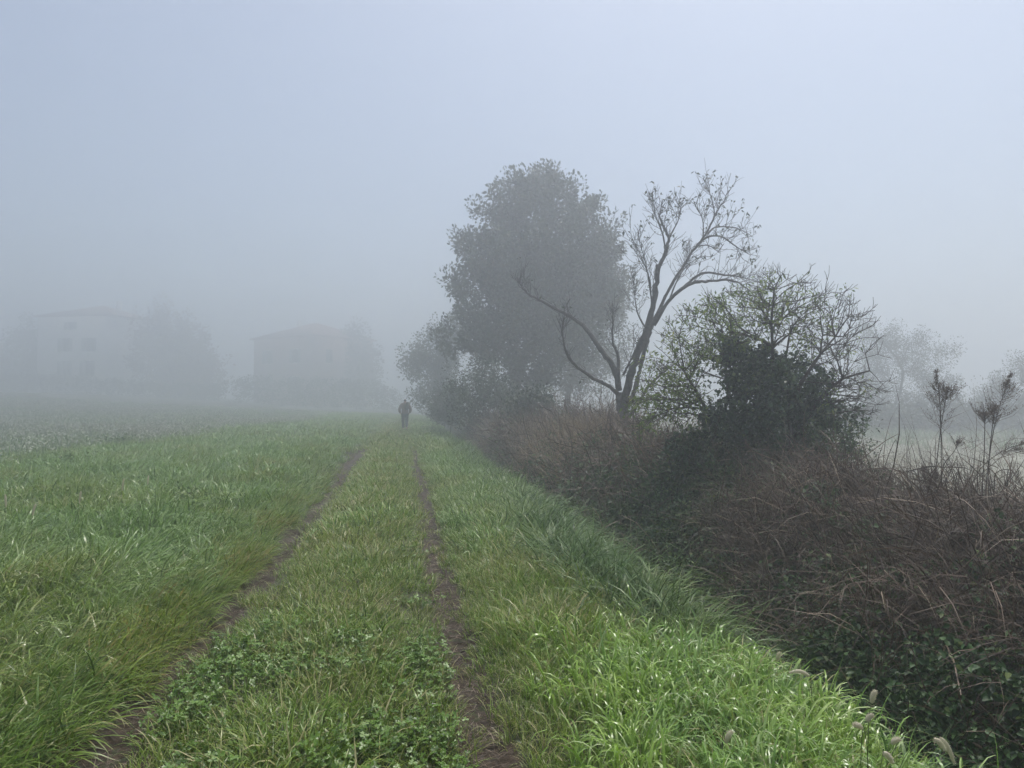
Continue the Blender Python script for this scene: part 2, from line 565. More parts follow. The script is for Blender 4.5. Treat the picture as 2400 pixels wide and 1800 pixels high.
def in_view(x, y, marg=1.5):
    d = x * FWD[0] + y * FWD[1]
    s = x * RGT[0] + y * RGT[1]
    return (np.abs(s) < .70 * np.maximum(d, 0) + marg) & (d > 1.2), d


def sample(x0, x1, y0, y1, dens, acc):
    """random places: dens per square metre at most, acc(x, y, d) in 0..1"""
    n = int((x1 - x0) * (y1 - y0) * dens)
    x = rng.uniform(x0, x1, n); y = rng.uniform(y0, y1, n)
    ok, d = in_view(x, y)
    x, y, d = x[ok], y[ok], d[ok]
    k = rng.random(len(x)) < acc(x, y, d)
    return x[k], y[k], d[k]


def place(name, label, cat, variants, x, y, z, scale, tilt=.12, yaw=None, dz=0.0):
    n = len(x)
    yaw = rng.random(n) * 2 * math.pi if yaw is None else yaw
    return scatter_object(name, label, cat, variants, np.stack([x, y, z + dz], -1), yaw,
                          rng.normal(0, tilt, (n, 2)), scale)


def off_rut(x, y, a=.10, b=.24):
    return sst(a, b, np.abs(x - rut_r(y)) + .05 * noise(x * 9, y * 6, 61)) * \
        np.maximum(sst(a, b, np.abs(x - rut_l(y)) + .05 * noise(x * 9, y * 6, 62)), 0)


def bake_place(name, label, cat, parts, tilt=.12):
    """like cat_place, but every plant becomes real faces of one mesh"""
    g = Geo()
    for v, x, y, z, sc, yw in parts:
        arr = []
        for me in v:
            co = np.empty(len(me.vertices) * 3, np.float32); me.vertices.foreach_get('co', co)
            tt = np.empty(len(me.vertices), np.float32); me.attributes['tint'].data.foreach_get('value', tt)
            lp = np.empty(len(me.loops), np.int32); me.loops.foreach_get('vertex_index', lp)
            arr.append((co.reshape(-1, 3).astype(float), lp.reshape(-1, 4), tt))
        yw = rng.random(len(x)) * 2 * math.pi if yw is None else yw
        tl = rng.normal(0, tilt, (len(x), 2))
        pick = rng.integers(0, len(v), len(x))
        for k_, (co, fq, tt) in enumerate(arr):
            ii = np.nonzero(pick == k_)[0]
            if not len(ii):
                continue
            ca, sa = np.cos(yw[ii]), np.sin(yw[ii])
            A = co[None] * sc[ii][:, None, None]
            A = A + np.stack([A[..., 2] * tl[ii, 0][:, None], A[..., 2] * tl[ii, 1][:, None], -A[..., 0] * tl[ii, 0][:, None] - A[..., 1] * tl[ii, 1][:, None]], -1)
            X = A[..., 0] * ca[:, None] - A[..., 1] * sa[:, None] + x[ii][:, None]
            Y = A[..., 0] * sa[:, None] + A[..., 1] * ca[:, None] + y[ii][:, None]
            V = np.stack([X, Y, A[..., 2] + z[ii][:, None]], -1).reshape(-1, 3)
            Fq = (fq[None] + (np.arange(len(ii)) * len(co))[:, None, None]).reshape(-1, 4)
            g.add(V, Fq, np.tile(tt, len(ii)))
        mt = v[0].materials[0]
    return tag(obj(name, g.mesh(name, mt)), label, cat, kind='stuff')


def cat_place(name, label, cat, parts, tilt=.12):
    """several samples with their own variants joined into one stuff object"""
    X, Y, Z, SC, ID, YW, var = [], [], [], [], [], [], []
    for v, x, y, z, sc, yw in parts:
        ID.append(rng.integers(0, len(v), len(x)) + len(var)); var += v
        X.append(x); Y.append(y); Z.append(z); SC.append(sc)
        YW.append(rng.random(len(x)) * 2 * math.pi if yw is None else yw)
    X, Y, Z, SC, ID, YW = map(np.concatenate, (X, Y, Z, SC, ID, YW))
    return scatter_object(name, label, cat, var, np.stack([X, Y, Z], -1), YW, rng.normal(0, tilt, (len(X), 2)), SC, ID)


# --- left meadow
def field_mask(x, y):
    """1 where the stubble field begins beyond the green strip"""
    bx = -10.5 + 1.3 * fbm(y * .1, 4.4, 70) + .06 * np.minimum(y, 60)
    by = 17 + 2.5 * fbm(x * .15, 8.1, 71)
    return sst(0, 2.0, bx - x) * sst(0, 3, y - by)


near_m = [grass_clump(85, .26, .2, .48, .35, 1.9, .0105, M['meadow'], 6, dirbias=(0, .6), straw=.08) for _ in range(12)]
mid_m = [grass_clump(85, .45, .2, .46, .35, 1.8, .015, M['meadow'], 5, dirbias=(0, .55), straw=.08) for _ in range(8)]
far_m = [grass_clump(50, .6, .15, .34, .4, 1.2, .024, M['meadow'], 3) for _ in range(6)]
parts = []
hgt = lambda x, y: (.55 + .45 * sst(-1.6, -2.5, x)) * (1 + .25 * fbm(x * .8, y * .8, 80) + .3 * fbm(x * 2.6, y * 2.6, 82, 2))
flow = lambda x, y: 2.6 * fbm(x * .7, y * .7, 84) - .6 + rng.normal(0, .25, len(x))
x, y, d = sample(-9, -1.5, .5, 11, 30, lambda x, y, d: sst(-1.75, -2.0, x) * (1 - sst(8, 10.5, d)))
parts.append((near_m, x, y, ground_z(x, y), hgt(x, y) * rng.uniform(.75, 1.2, len(x)), flow(x, y)))
x, y, d = sample(-24, -1.5, 5, 32, 12.5, lambda x, y, d: sst(-1.85, -2.1, x) * sst(8, 10.5, d) * (1 - sst(26, 31, d)) * (1 - .9 * field_mask(x, y)))
parts.append((mid_m, x, y, ground_z(x, y), hgt(x, y) * rng.uniform(.75, 1.15, len(x)), flow(x, y)))
x, y, d = sample(-22, -1.5, 22, 100, 9, lambda x, y, d: off_rut(x, y, .2, .5) * sst(26, 31, d) * (1 - .93 * field_mask(x, y)))
parts.append((far_m, x, y, ground_z(x, y), hgt(x, y) * rng.uniform(.8, 1.15, len(x)), None))
cat_place('meadow_grass', 'dewy blue-green meadow grass left of the track', 'grass', parts)

# --- lodged olive grass along the left wheel track, leaning over the mud
lv = [grass_clump(40, .15, .2, .38, .7, 1.1, .009, M['verge_left'], 5, dirbias=(0.0, .75), straw=.1) for _ in range(8)]
x, y, d = sample(-2.3, -1.45, .5, 16, 95, lambda x, y, d: sst(-1.44, -1.58, x + .14 * noise(y * 3, x, 90)) * sst(-2.25, -1.9, x) * (1 - .6 * sst(7, 14, d)))
lv2 = [grass_clump(16, .09, .10, .2, .5, .9, .006, M['verge_left'], 4, straw=.1) for _ in range(5)]
x2, y2, d2 = sample(-1.75, -1.42, 8, 60, 50, lambda x, y, d: off_rut(x, y, .08, .22))
cat_place('verge_grass', 'olive grass lodged over the left wheel track', 'grass',
          [(lv, x, y, ground_z(x, y), rng.uniform(.7, 1.15, len(x)) * (1 - .35 * sst(-1.7, -1.42, x)), rng.normal(-.3, .45, len(x))),
           (lv2, x2, y2, ground_z(x2, y2), rng.uniform(.7, 1.2, len(x2)), None)])

# --- the strip between the wheel tracks
tn_ = [grass_clump(46, .16, .06, .19, .4, 1.2, .0068, M['turf'], 4, straw=.12) for _ in range(10)]
tm_ = [grass_clump(42, .24, .07, .2, .4, 1.2, .011, M['turf'], 3, straw=.12) for _ in range(6)]
tf_ = [grass_clump(40, .4, .07, .18, .45, 1.0, .018, M['turf'], 3, straw=.12) for _ in range(5)]
parts = []
acc0 = lambda x, y: off_rut(x, y, .05, .16) * sst(-1.26, -1.1, x + .1 * noise(y * 2.5, 7.7, 91))
hg = lambda x, y: (.55 + .6 * np.exp(-((x + .5) / .42) ** 2)) * (1 + .35 * fbm(x * 1.6, y * 1.6, 95))
x, y, d = sample(-1.4, .75, .5, 9, 125, lambda x, y, d: acc0(x, y) * (1 - sst(7, 9, d)))
parts.append((tn_, x, y, ground_z(x, y), hg(x, y) * rng.uniform(.7, 1.3, len(x)), None))
x, y, d = sample(-1.4, .75, 6, 28, 76, lambda x, y, d: acc0(x, y) * off_rut(x, y, .12, .22) * sst(7, 9, d) * (1 - sst(24, 28, d)))
parts.append((tm_, x, y, ground_z(x, y), hg(x, y) * rng.uniform(.7, 1.3, len(x)), None))
x, y, d = sample(-1.5, 2.2, 22, 100, 22, lambda x, y, d: np.maximum(off_rut(x, y, .1, .25), .5 * sst(40, 60, y)) * sst(24, 28, d))
parts.append((tf_, x, y, ground_z(x, y), rng.uniform(.8, 1.5, len(x)), None))
cat_place('track_grass', 'short trodden grass between the two wheel tracks', 'grass', parts)

# --- clover and small weeds in the strip, thick near the camera
def clover_plant(n, rad):
    g = Geo()
    for _ in range(n):
        a = rng.random() * 6.28; r = rad * math.sqrt(rng.random())
        h = rng.uniform(.035, .1)
        top = np.array([r * math.cos(a), r * math.sin(a), h])
        g.add(*tube([(top[0] * .6, top[1] * .6, -.02), top], [.0012, .0009], 3), .4)
        s0 = rng.random() * 6.28; sz = rng.uniform(.008, .017)
        tl = rng.normal(0, .3, 2); tt = np.clip(rng.normal(.45, .25), 0, 1)
        for k in range(3):
            q = s0 + k * 2.094
            u = np.array([math.cos(q), math.sin(q), tl[0] * math.cos(q) + tl[1] * math.sin(q) + .12])
            v = np.array([-math.sin(q), math.cos(q), -tl[0] * math.sin(q) + tl[1] * math.cos(q)])
            pts = [top, top + u * sz * .6 + v * sz * .55, top + u * sz * 1.15 + v * sz * .35, top + u * sz * 1.05,
                   top + u * sz * 1.15 - v * sz * .35, top + u * sz * .6 - v * sz * .55]
            pts[3] = pts[3] - np.array([0, 0, .004])
            g.add(np.array(pts), [(0, 1, 2, 3), (0, 3, 4, 5)], tt)
    return g.mesh('clover', M['clover'])


cl = [clover_plant(26, .12) for _ in range(8)]
x, y, d = sample(-1.25, .2, .5, 8, 75, lambda x, y, d: acc0(x, y) * sst(-.15, .25, fbm(x * 1.3, y * 1.0, 101) + .45 * (1 - sst(3.5, 6.5, y)) - .22))
cat_place('clover', 'clover and low broad-leaved weeds between the wheel tracks', 'clover',
          [(cl, x, y, ground_z(x, y) - .01, rng.uniform(.75, 1.3, len(x)), None)])

# --- right-hand verge
rn = [grass_clump(50, .18, .12, .32, .25, 1.4, .0075, M['turf'], 5, straw=.14) for _ in range(10)]
rm = [grass_clump(48, .28, .14, .32, .3, 1.5, .0125, M['meadow'], 4, straw=.08) for _ in range(6)]
rf = [grass_clump(40, .4, .14, .3, .35, 1.2, .02, M['meadow'], 3) for _ in range(5)]
accr = lambda x, y: sst(.44, .6, x + .06 * noise(y * 4, x, 110)) * (1 - sst(-.05, .3, x - edge_x(y)))
lime_m = lambda x, y: .94 * sst(-.2, .42, x - (.82 + .28 * fbm(y * .9, 6.2, 111)) - .12 * np.maximum(y - 3, 0)) * (1 - sst(4.1, 5.6, y + .5 * fbm(x * 1.5, y, 112)))
hr = lambda x, y: (.5 + .5 * sst(.55, 1.1, x)) * (1 + .3 * fbm(x * 1.2, y * 1.2, 113))
parts = []
x, y, d = sample(.5, 2.3, .5, 10, 105, lambda x, y, d: accr(x, y) * (1 - sst(7, 9.5, d)) * (1 - .8 * lime_m(x, y)))
parts.append((rn, x, y, ground_z(x, y), hr(x, y) * rng.uniform(.75, 1.25, len(x)), None))
x, y, d = sample(.5, 2.4, 5, 30, 54, lambda x, y, d: accr(x, y) * off_rut(x, y, .13, .24) * sst(6, 9, d) * (1 - sst(25, 29, d)))
parts.append((rm, x, y, ground_z(x, y), hr(x, y) * rng.uniform(.75, 1.25, len(x)), None))
x, y, d = sample(.6, 2.6, 24, 90, 20, lambda x, y, d: accr(x, y) * sst(25, 29, d))
parts.append((rf, x, y, ground_z(x, y), rng.uniform(.8, 1.2, len(x)), None))
cat_place('roadside_grass', 'rough green grass between the right wheel track and the ditch', 'grass', parts)

# --- lime-green curled grass in the near right corner
ln = [grass_clump(44, .18, .2, .4, .12, 3.4, .0115, M['lime'], 8, p=2.0, straw=.05, tint=(.5, .2)) for _ in range(12)]
x, y, d = sample(.6, 2.5, .5, 7, 80, lambda x, y, d: lime_m(x, y) * (1 - sst(.0, .3, x - edge_x(y))))
cat_place('lime_grass', 'bright lime grass with curled dewy tips beside the ditch', 'grass',
          [(ln, x, y, ground_z(x, y), rng.uniform(.65, 1.15, len(x)) * (1 + .2 * fbm(x * 2, y * 2, 120)), None)], tilt=.2)

# --- sedge hanging over the ditch edge
sn = [grass_clump(22, .12, .4, .85, .3, 2.0, .0125, M['sedge'], 6, straw=.04, dirbias=(-.3, .35)) for _ in range(8)]
sm = [grass_clump(26, .2, .4, .75, .35, 1.7, .016, M['sedge'], 5, straw=.05) for _ in range(6)]
acs = lambda x, y: sst(-.55, -.15, x - edge_x(y) + .18 * fbm(y * 1.1, x, 131)) * (1 - sst(.35, .6, x - edge_x(y)))
x, y, d = sample(1.1, 2.8, .8, 12, 95, lambda x, y, d: acs(x, y) * np.where(y < 4.6, sst(.05, .25, x - edge_x(y)) * .8, 1) * (1 - sst(10, 12, d)))
x2, y2, d2 = sample(1.1, 3, 8, 45, 22, lambda x, y, d: acs(x, y) * sst(10, 12, d) * (.4 + .6 * sst(-.2, .3, fbm(y * .4, 3, 133))))
cat_place('sedge', 'dark blue-green sedge arching along the ditch edge', 'grass',
          [(sn, x, y, ground_z(x, y), rng.uniform(.65, 1.15, len(x)) * (.72 + .28 * sst(4, 6, y)), rng.normal(0, .8, len(x))),
           (sm, x2, y2, ground_z(x2, y2), rng.uniform(.6, 1.0, len(x2)), None)])

# --- stubble field on the left and the pale field on the right
sb = []
for _ in range(6):
    g = Geo()
    n = 52
    r = .7 * np.sqrt(rng.random(n)); a = rng.random(n) * 6.28
    base = np.stack([r * np.cos(a), r * np.sin(a), np.zeros(n)], -1)
    V, Fq, c = blades(base, rng.random(n) * 6.28, rng.uniform(.12, .32, n), np.abs(rng.normal(.4, .25, n)), rng.uniform(.2, 1.4, n), rng.uniform(.008, .018, n), 3)
    g.add(V, Fq, np.repeat(np.clip(rng.normal(.35, .2, n), 0, .8), 8))
    n = 7
    r = .7 * np.sqrt(rng.random(n)); a = rng.random(n) * 6.28
    ce = np.stack([r * np.cos(a), r * np.sin(a), rng.uniform(.12, .3, n)], -1)
    V, Fq = leaves(ce, rdirs(n), rng.uniform(.06, .14, n), rng.uniform(.025, .045, n))
    g.add(V, Fq, 1.0)
    sb.append(g.mesh('stubble', M['stubble']))
x, y, d = sample(-75, -6, 14, 100, 5.5, lambda x, y, d: field_mask(x, y) * (1 - .6 * sst(35, 70, d)))
cat_place('stubble', 'grey-brown stubble with pale flecks across the left field', 'stubble',
          [(sb, x, y, ground_z(x, y), rng.uniform(.7, 1.3, len(x)), None)])
pf = [grass_clump(40, .6, .06, .2, .5, .8, .02, M['pale_field'], 3) for _ in range(5)]
x, y, d = sample(7.6, 60, 5, 70, 6, lambda x, y, d: 1 - .6 * sst(25, 60, d))
pw = [grass_clump(50, .9, .2, .7, .4, .9, .03, M['stubble'], 3) for _ in range(5)]
x2, y2, d2 = sample(20, 62, 25, 62, 1.6, lambda x, y, d: sst(34, 52, d) * (.3 + .7 * sst(-.2, .3, fbm(x * .2, y * .2, 181))))
cat_place('pale_stubble', 'pale straw stubble in the field beyond the ditch bank', 'stubble',
          [(pf, x, y, ground_z(x, y), rng.uniform(.7, 1.3, len(x)), None), (pw, x2, y2, ground_z(x2, y2), rng.uniform(.6, 1.6, len(x2)), None)])


# ------------------------------------------------------------------ brush on the far bank
def thatch_clump(n, rad, mat, lmin, lmax, wd, spread, down=0.0, side=None):
    g = Geo()
    a = rng.random(n) * 6.28; r = rad * np.sqrt(rng.random(n))
    base = np.stack([r * np.cos(a), r * np.sin(a), rng.uniform(-.15, .1, n)], -1)
    az = np.where(rng.random(n) < .55, (math.pi if side is None else side) + rng.normal(0, .7, n), rng.random(n) * 6.28)
    V, Fq, c = blades(base, az, rng.uniform(lmin, lmax, n), np.clip(rng.normal(spread, .35, n), 0, 2.2), rng.uniform(.2, 1.6, n) + down, wd * rng.uniform(.5, 1.4, n), 4)
    tn = np.clip(rng.normal(.4, .22, n), 0, 1)
    g.add(V, Fq, np.repeat(tn, 10))
    return g.mesh('thatch', mat)


def leaf_spray(n, rad, mat, lmin, lmax, flatness=.35, up=.3):
    g = Geo()
    v = rdirs(n) * (rng.random(n) ** .5)[:, None] * rad
    v[:, 2] *= .55
    dr = rdirs(n) * np.array([1, 1, flatness]) + np.array([-.35, -.2, -.1])
    L = rng.uniform(lmin, lmax, n)
    V, Fq = ovate(v, unit(dr), L, L * rng.uniform(.55, .9, n), .15, .2)
    g.add(V, Fq, np.repeat(np.clip(rng.normal(.36, .26, n), 0, 1), 6))
    return g.mesh('spray', mat)


def on_hull(x, y, depth):
    return hull_z(x, y) - rng.random(len(x)) * depth


leafy = lambda x, y: np.clip(sst(.3, -.35, hull_z(x, y) + .5 * fbm(x * .8, y * .6, 150))
                             + sst(8.5, 10, y) * (1 - sst(17, 20, y)) * sst(.78, .22, hull_z(x, y) + .55 * fbm(x * .7, y * .5, 155))
                             + sst(5.2, 3.6, y) * sst(.2, -.3, hull_z(x, y) + .5 * fbm(x * .9, y * .8, 156))
                             + sst(.28, .45, fbm(x * .6, y * .45, 151)) * .5, 0, 1)
th_n = [thatch_clump(34, .28, M['thatch'], .3, .8, .0062, .8, .4) for _ in range(10)]
th_m = [thatch_clump(34, .4, M['thatch'], .4, .95, .011, .75, .4) for _ in range(8)]
parts = []
x, y, d = sample(2.5, 7.8, 1.5, 13, 46, lambda x, y, d: (1 - .93 * leafy(x, y)) * sst(2.5, 3.0, x))
parts.append((th_n, x, y, on_hull(x, y, .3), rng.uniform(.6, 1.3, len(x)), rng.normal(0, 1.1, len(x))))
x, y, d = sample(2.8, 7.8, 11, 34, 16, lambda x, y, d: 1 - .7 * leafy(x, y))
parts.append((th_m, x, y, on_hull(x, y, .35), rng.uniform(.8, 1.3, len(x)), rng.normal(0, .6, len(x))))
ar = [thatch_clump(5, .2, M['thatch'], .7, 1.3, .007, .5, .9) for _ in range(8)]
for me in ar:
    me.attributes['tint'].data.foreach_set('value', np.repeat(rng.uniform(.6, 1.0, 5), 10).astype(np.float32))
x, y, d = sample(3.0, 7.2, 2, 20, 7, lambda x, y, d: 1 - .6 * leafy(x, y))
parts.append((ar, x, y, hull_z(x, y) - .12, rng.uniform(.6, 1.1, len(x)), rng.normal(0, .9, len(x))))
dg_ = [grass_clump(30, .16, .35, .8, .35, 2.1, .0075, M['thatch'], 5, straw=.06, dirbias=(math.pi, .6), tint=(.5, .2)) for _ in range(8)]
x, y, d = sample(3.0, 7.2, 2, 16, 14, lambda x, y, d: sst(-.25, .35, fbm(x * .7, y * .7, 170)) * (1 - .8 * leafy(x, y)))
parts.append((dg_, x, y, hull_z(x, y) - .1, rng.uniform(.6, 1.1, len(x)), rng.normal(0, .5, len(x))))
bake_place('dead_thatch', 'matted brown dead grass and stems over the ditch bank', 'dead grass', parts, tilt=.5)

cn = []
for _ in range(6):
    g = Geo()
    for q in range(3):
        a_ = rng.normal(math.pi, .9); l_ = rng.uniform(.9, 1.7)
        b0_ = rng.normal(0, .15, 3) * np.array([1, 1, .2])
        u_ = np.array([math.cos(a_), math.sin(a_), 0])
        pth = smooth_path([b0_, b0_ + u_ * l_ * .25 + [0, 0, l_ * .32], b0_ + u_ * l_ * .62 + [0, 0, l_ * .34], b0_ + u_ * l_ * .95 + [0, 0, l_ * .02]] + rng.normal(0, .03, (4, 3)), 12)
        g.add(*tube(pth, np.linspace(.0058, .0024, 12), 4), np.clip(rng.normal(.45, .2), 0, 1))
    cn.append(g.mesh('cane', M['thatch']))
x, y, d = sample(3.2, 7.0, 2.0, 18, 1.8, lambda x, y, d: .4 + .6 * sst(-.2, .4, fbm(x * .6, y * .6, 158)))
bake_place('bramble_canes', 'arching bare bramble canes over the brown brush', 'canes',
           [(cn, x, y, hull_z(x, y) - .2, rng.uniform(.6, 1.0, len(x)), rng.normal(0, 1.2, len(x)))], tilt=.2)
br = [leaf_spray(90, .22, M['bramble'], .022, .058) for _ in range(12)]
brm = [leaf_spray(100, .4, M['bramble'], .045, .095) for _ in range(8)]
parts = []
x, y, d = sample(2.15, 7.4, 1.2, 13, 70, lambda x, y, d: np.maximum(leafy(x, y), .12))
parts.append((br, x, y, on_hull(x, y, .24) + .1, rng.uniform(.8, 1.3, len(x)), None))
x, y, d = sample(2.3, 7.4, 11, 40, 20, lambda x, y, d: np.maximum(leafy(x, y), .2))
parts.append((brm, x, y, on_hull(x, y, .3) + .1, rng.uniform(.8, 1.3, len(x)), None))
cat_place('bramble', 'dark green bramble and ivy leaves lining the ditch', 'bramble', parts, tilt=.45)

# tan reeds at the foot of the bare tree, upright
rd = [grass_clump(40, .3, .5, 1.0, .15, .7, .010, M['reed'], 4, straw=0) for _ in range(6)]
x, y, d = sample(2.8, 6.2, 15, 24, 26, lambda x, y, d: np.exp(-((x - 4.1) / 1.0) ** 2 - ((y - 18.5) / 2.6) ** 2))
rd2 = [grass_clump(30, .35, .5, 1.1, .2, .6, .008, M['thatch'], 4, straw=0) for _ in range(6)]
x2, y2, d2 = sample(3.6, 7, 9, 30, 8, lambda x, y, d: (.5 + .5 * fbm(x, y, 160)) * (1 - .8 * np.exp(-((x - 4.1) / 1.2) ** 2 - ((y - 18.5) / 3) ** 2)))
cat_place('dry_reeds', 'tan dry reeds and dead upright stalks below the bare tree', 'reeds',
          [(rd, x, y, hull_z(x, y) - .3, rng.uniform(.8, 1.25, len(x)), None),
           (rd2, x2, y2, hull_z(x2, y2) - .35, rng.uniform(.6, 1.0, len(x2)), None)])

# straw and leaf litter on the mud
lt = []
for _ in range(5):
    n = 14
    a = rng.random(n) * 6.28; r = .12 * np.sqrt(rng.random(n))
    base = np.stack([r * np.cos(a), r * np.sin(a), rng.uniform(.005, .02, n)], -1)
    V, Fq, c = blades(base, rng.random(n) * 6.28, rng.uniform(.03, .11, n), np.full(n, 1.5), rng.uniform(-.1, .2, n), rng.uniform(.002, .004, n), 2)
    lt.append(Geo().add(V, Fq, np.repeat(np.clip(rng.normal(.5, .3, n), 0, 1), 6)).mesh('litter', M['thatch']))
xa = rng.uniform(1.5, 12, 900); sd2 = rng.random(900) < .5
xx = np.where(sd2, rut_r(xa), rut_l(xa)) + rng.normal(0, .1, 900)
cat_place('straw_litter', 'bits of dead straw trodden into the muddy wheel tracks', 'straw',
          [(lt, xx, xa, ground_z(xx, xa) + .006, rng.uniform(.7, 1.3, 900), None)], tilt=.05)


# ------------------------------------------------------------------ trees
def grow(trunk, trunk_r, targets, r_tip, expo=2.2, alpha=.35, up=.12, sides=5, geo=None):
    """joins targets to a trunk polyline as branches; returns (Geo, tip positions, tip directions)"""
    pos = [np.array(p, float) for p in trunk]
    par = [-1] + list(range(len(trunk) - 1))
    pl = [0.0]
    for i in range(1, len(pos)):
        pl.append(pl[-1] + np.linalg.norm(pos[i] - pos[i - 1]) * .5)
    nt_ = len(pos)
    ref = np.array(trunk[len(trunk) // 2])
    targets = np.asarray(targets)
    order = np.argsort(np.min(np.linalg.norm(targets[:, None] - np.array(trunk)[None], axis=2), axis=1))
    A = np.zeros((nt_ + len(targets), 3)); A[:nt_] = pos
    Lp = np.zeros(nt_ + len(targets)); Lp[:nt_] = pl
    n = nt_
    parl = par + [0] * len(targets)
    for k in order:
        tg_ = targets[k]
        dv = tg_ - A[:n]
        ds = np.linalg.norm(dv, axis=1)
        cost = ds + alpha * Lp[:n] + np.maximum(0, A[:n, 2] - tg_[2]) * .6
        j = int(np.argmin(cost))
        A[n] = tg_; Lp[n] = Lp[j] + ds[j]; parl[n] = j; n += 1
    kids = [[] for _ in range(n)]
    for i in range(1, n):
        kids[parl[i]].append(i)
    rad = np.zeros(n)
    ordr = np.argsort(-Lp)
    acc = np.zeros(n)
    indeg = [len(k) for k in kids]
    stack = [i for i in range(n) if indeg[i] == 0]
    while stack:
        i = stack.pop()
        rad[i] = max(r_tip, acc[i] ** (1 / expo))
        p_ = parl[i]
        if p_ >= 0:
            acc[p_] += rad[i] ** expo
            indeg[p_] -= 1
            if indeg[p_] == 0:
                stack.append(p_)
    for i in range(nt_):
        rad[i] = max(rad[i], trunk_r[i]) if trunk_r is not None else rad[i]
    if trunk_r is not None:
        rad[:nt_] = trunk_r
    g = geo or Geo()
    g.add(*tube(np.array(trunk), rad[:nt_], max(sides + 3, 8)), .5)
    for i in range(nt_, n):
        a, b_ = A[parl[i]], A[i]
        ln_ = np.linalg.norm(b_ - a)
        mid = (a + b_) / 2 + np.array([0, 0, ln_ * up]) + rng.normal(0, ln_ * .04, 3)
        ra = min(rad[parl[i]], rad[i] * 1.6)
        g.add(*tube(smooth_path([a, mid, b_], 4), np.linspace(ra, rad[i], 4), sides), .5)
    tips = np.array([A[i] for i in range(nt_, n)])
    dirs = unit(np.array([A[i] - A[parl[i]] for i in range(nt_, n)]))
    return g, tips, dirs, np.array([len(kids[i]) == 0 for i in range(nt_, n)])


def crown_points(prof, d, n, shell=.55, seed=0):
    """prof: rows (y_px, cx_px, half_width_px) at distance d; fills the solid of that outline"""
    prof = np.array(prof, float)
    out = []
    s = d / F_PX
    ylo, yhi = prof[0, 0], prof[-1, 0]
    yy = rng.uniform(ylo, yhi, n * 6)
    hw = np.interp(yy, prof[:, 0], prof[:, 2])
    k = rng.random(len(yy)) < (hw / prof[:, 2].max()) ** 2
    yy, hw = yy[k][:n], hw[k][:n]
    cx = np.interp(yy, prof[:, 0], prof[:, 1])
    a = rng.random(len(yy)) * 6.28
    r = hw * (shell + (1 - shell) * rng.random(len(yy))) ** 1.0 * np.sqrt(np.clip(rng.random(len(yy)) * 1.3, 0, 1))
    px = cx + r * np.cos(a)
    dd = d + r * np.sin(a) * s * .9
    # perspective: keep the place at its own metric offset from the tree's axis
    pts = CAM + RGT * (((px - 1200) * s))[:, None] + UPV * (((900 - yy) * s))[:, None] + FWD * dd[:, None]
    return pts


def leaf_cloud(tips, dirs, per, rad, lmin, lmax, mat, name='crown', asp=.55, upw=.25, stretch=1.3, keep=None):
    n = len(tips)
    c = np.repeat(tips, per, 0)
    dr = np.repeat(dirs, per, 0)
    o = rdirs(len(c)) * (rng.random(len(c)) ** .45)[:, None] * rad * np.repeat(rng.uniform(.5, 1.3, n), per)[:, None]
    along = (o * dr).sum(1)[:, None] * dr
    c = c + o + along * (stretch - 1)
    ld = unit(o / rad + rdirs(len(c)) * .8 + np.array([0, 0, upw]))
    L = rng.uniform(lmin, lmax, len(c))
    V, Fq = leaves(c, ld, L, L * asp * rng.uniform(.8, 1.2, len(c)), .15, .12)
    tn = np.repeat(np.clip(rng.normal(.4, .22, len(c)) + np.repeat(rng.normal(0, .14, n), per), 0, 1), 4)
    return Geo().add(V, Fq, tn).mesh(name, mat)


def base_z(p):
    return float(ground_z(p[0], p[1]))


def leafy_tree(name, label, prof, d, base_px, n_tip, per, rad, lmin, lmax, mat, trunk_r, cat='tree', group=None, stretch=1.5, sides=5, upw=.3, tip_r=.012, extra=None):
    b0 = P(base_px, 960, d)
    b0[2] = base_z(b0) - .1
    cx = [np.interp(yv, [r[0] for r in prof], [r[1] for r in prof]) for yv in (prof[-1][0], (prof[0][0] + prof[-1][0]) / 2, prof[0][0])]
    m1 = P(cx[0] * .3 + base_px * .7, prof[-1][0], d); m2 = P(cx[1], (prof[0][0] + prof[-1][0]) / 2, d); m3 = P(cx[2], prof[0][0] + 40, d)
    tr = smooth_path([b0, m1, m2, m3], 10)
    rr = np.linspace(1, .12, 10) ** .8 * trunk_r
    tg_ = crown_points(prof, d, n_tip)
    if extra is not None:
        tg_ = np.concatenate([tg_, extra])
    g, tips, dirs, isT = grow(tr, rr, tg_, tip_r)
    root = thing(name, b0, label, cat, group)
    obj('trunk', g.mesh('trunk', M['bark']), root)
    obj('crown', leaf_cloud(tips, unit(dirs + np.array([0, 0, .8])), per, rad, lmin, lmax, mat, upw=upw, stretch=stretch), root)
    return root


# the big oak
leafy_tree('oak_tree', 'tall dense leafy tree rising grey in the fog left of the bare tree',
           [(404, 1278, 20), (424, 1272, 60), (450, 1266, 98), (500, 1278, 150), (570, 1275, 200), (640, 1268, 212), (720, 1258, 218), (780, 1250, 200), (830, 1245, 150), (900, 1210, 95), (1000, 1190, 58)],
           42, 1185, 470, 160, .56, .15, .3, M['oak'], .34, upw=.6, stretch=1.75,
           extra=np.array([P(x_, y_ + 34, 42 + rng.normal(0, 1)) for x_, y_ in [(1262, 378), (1285, 372), (1300, 385), (1200, 402), (1180, 412), (1225, 395), (1345, 415), (1385, 445), (1160, 430), (1428, 500), (1448, 560),
                                                                        (1080, 535), (1090, 545), (1105, 520), (1062, 630), (1070, 650), (1045, 740), (1038, 765), (1050, 790), (1120, 460)]]))
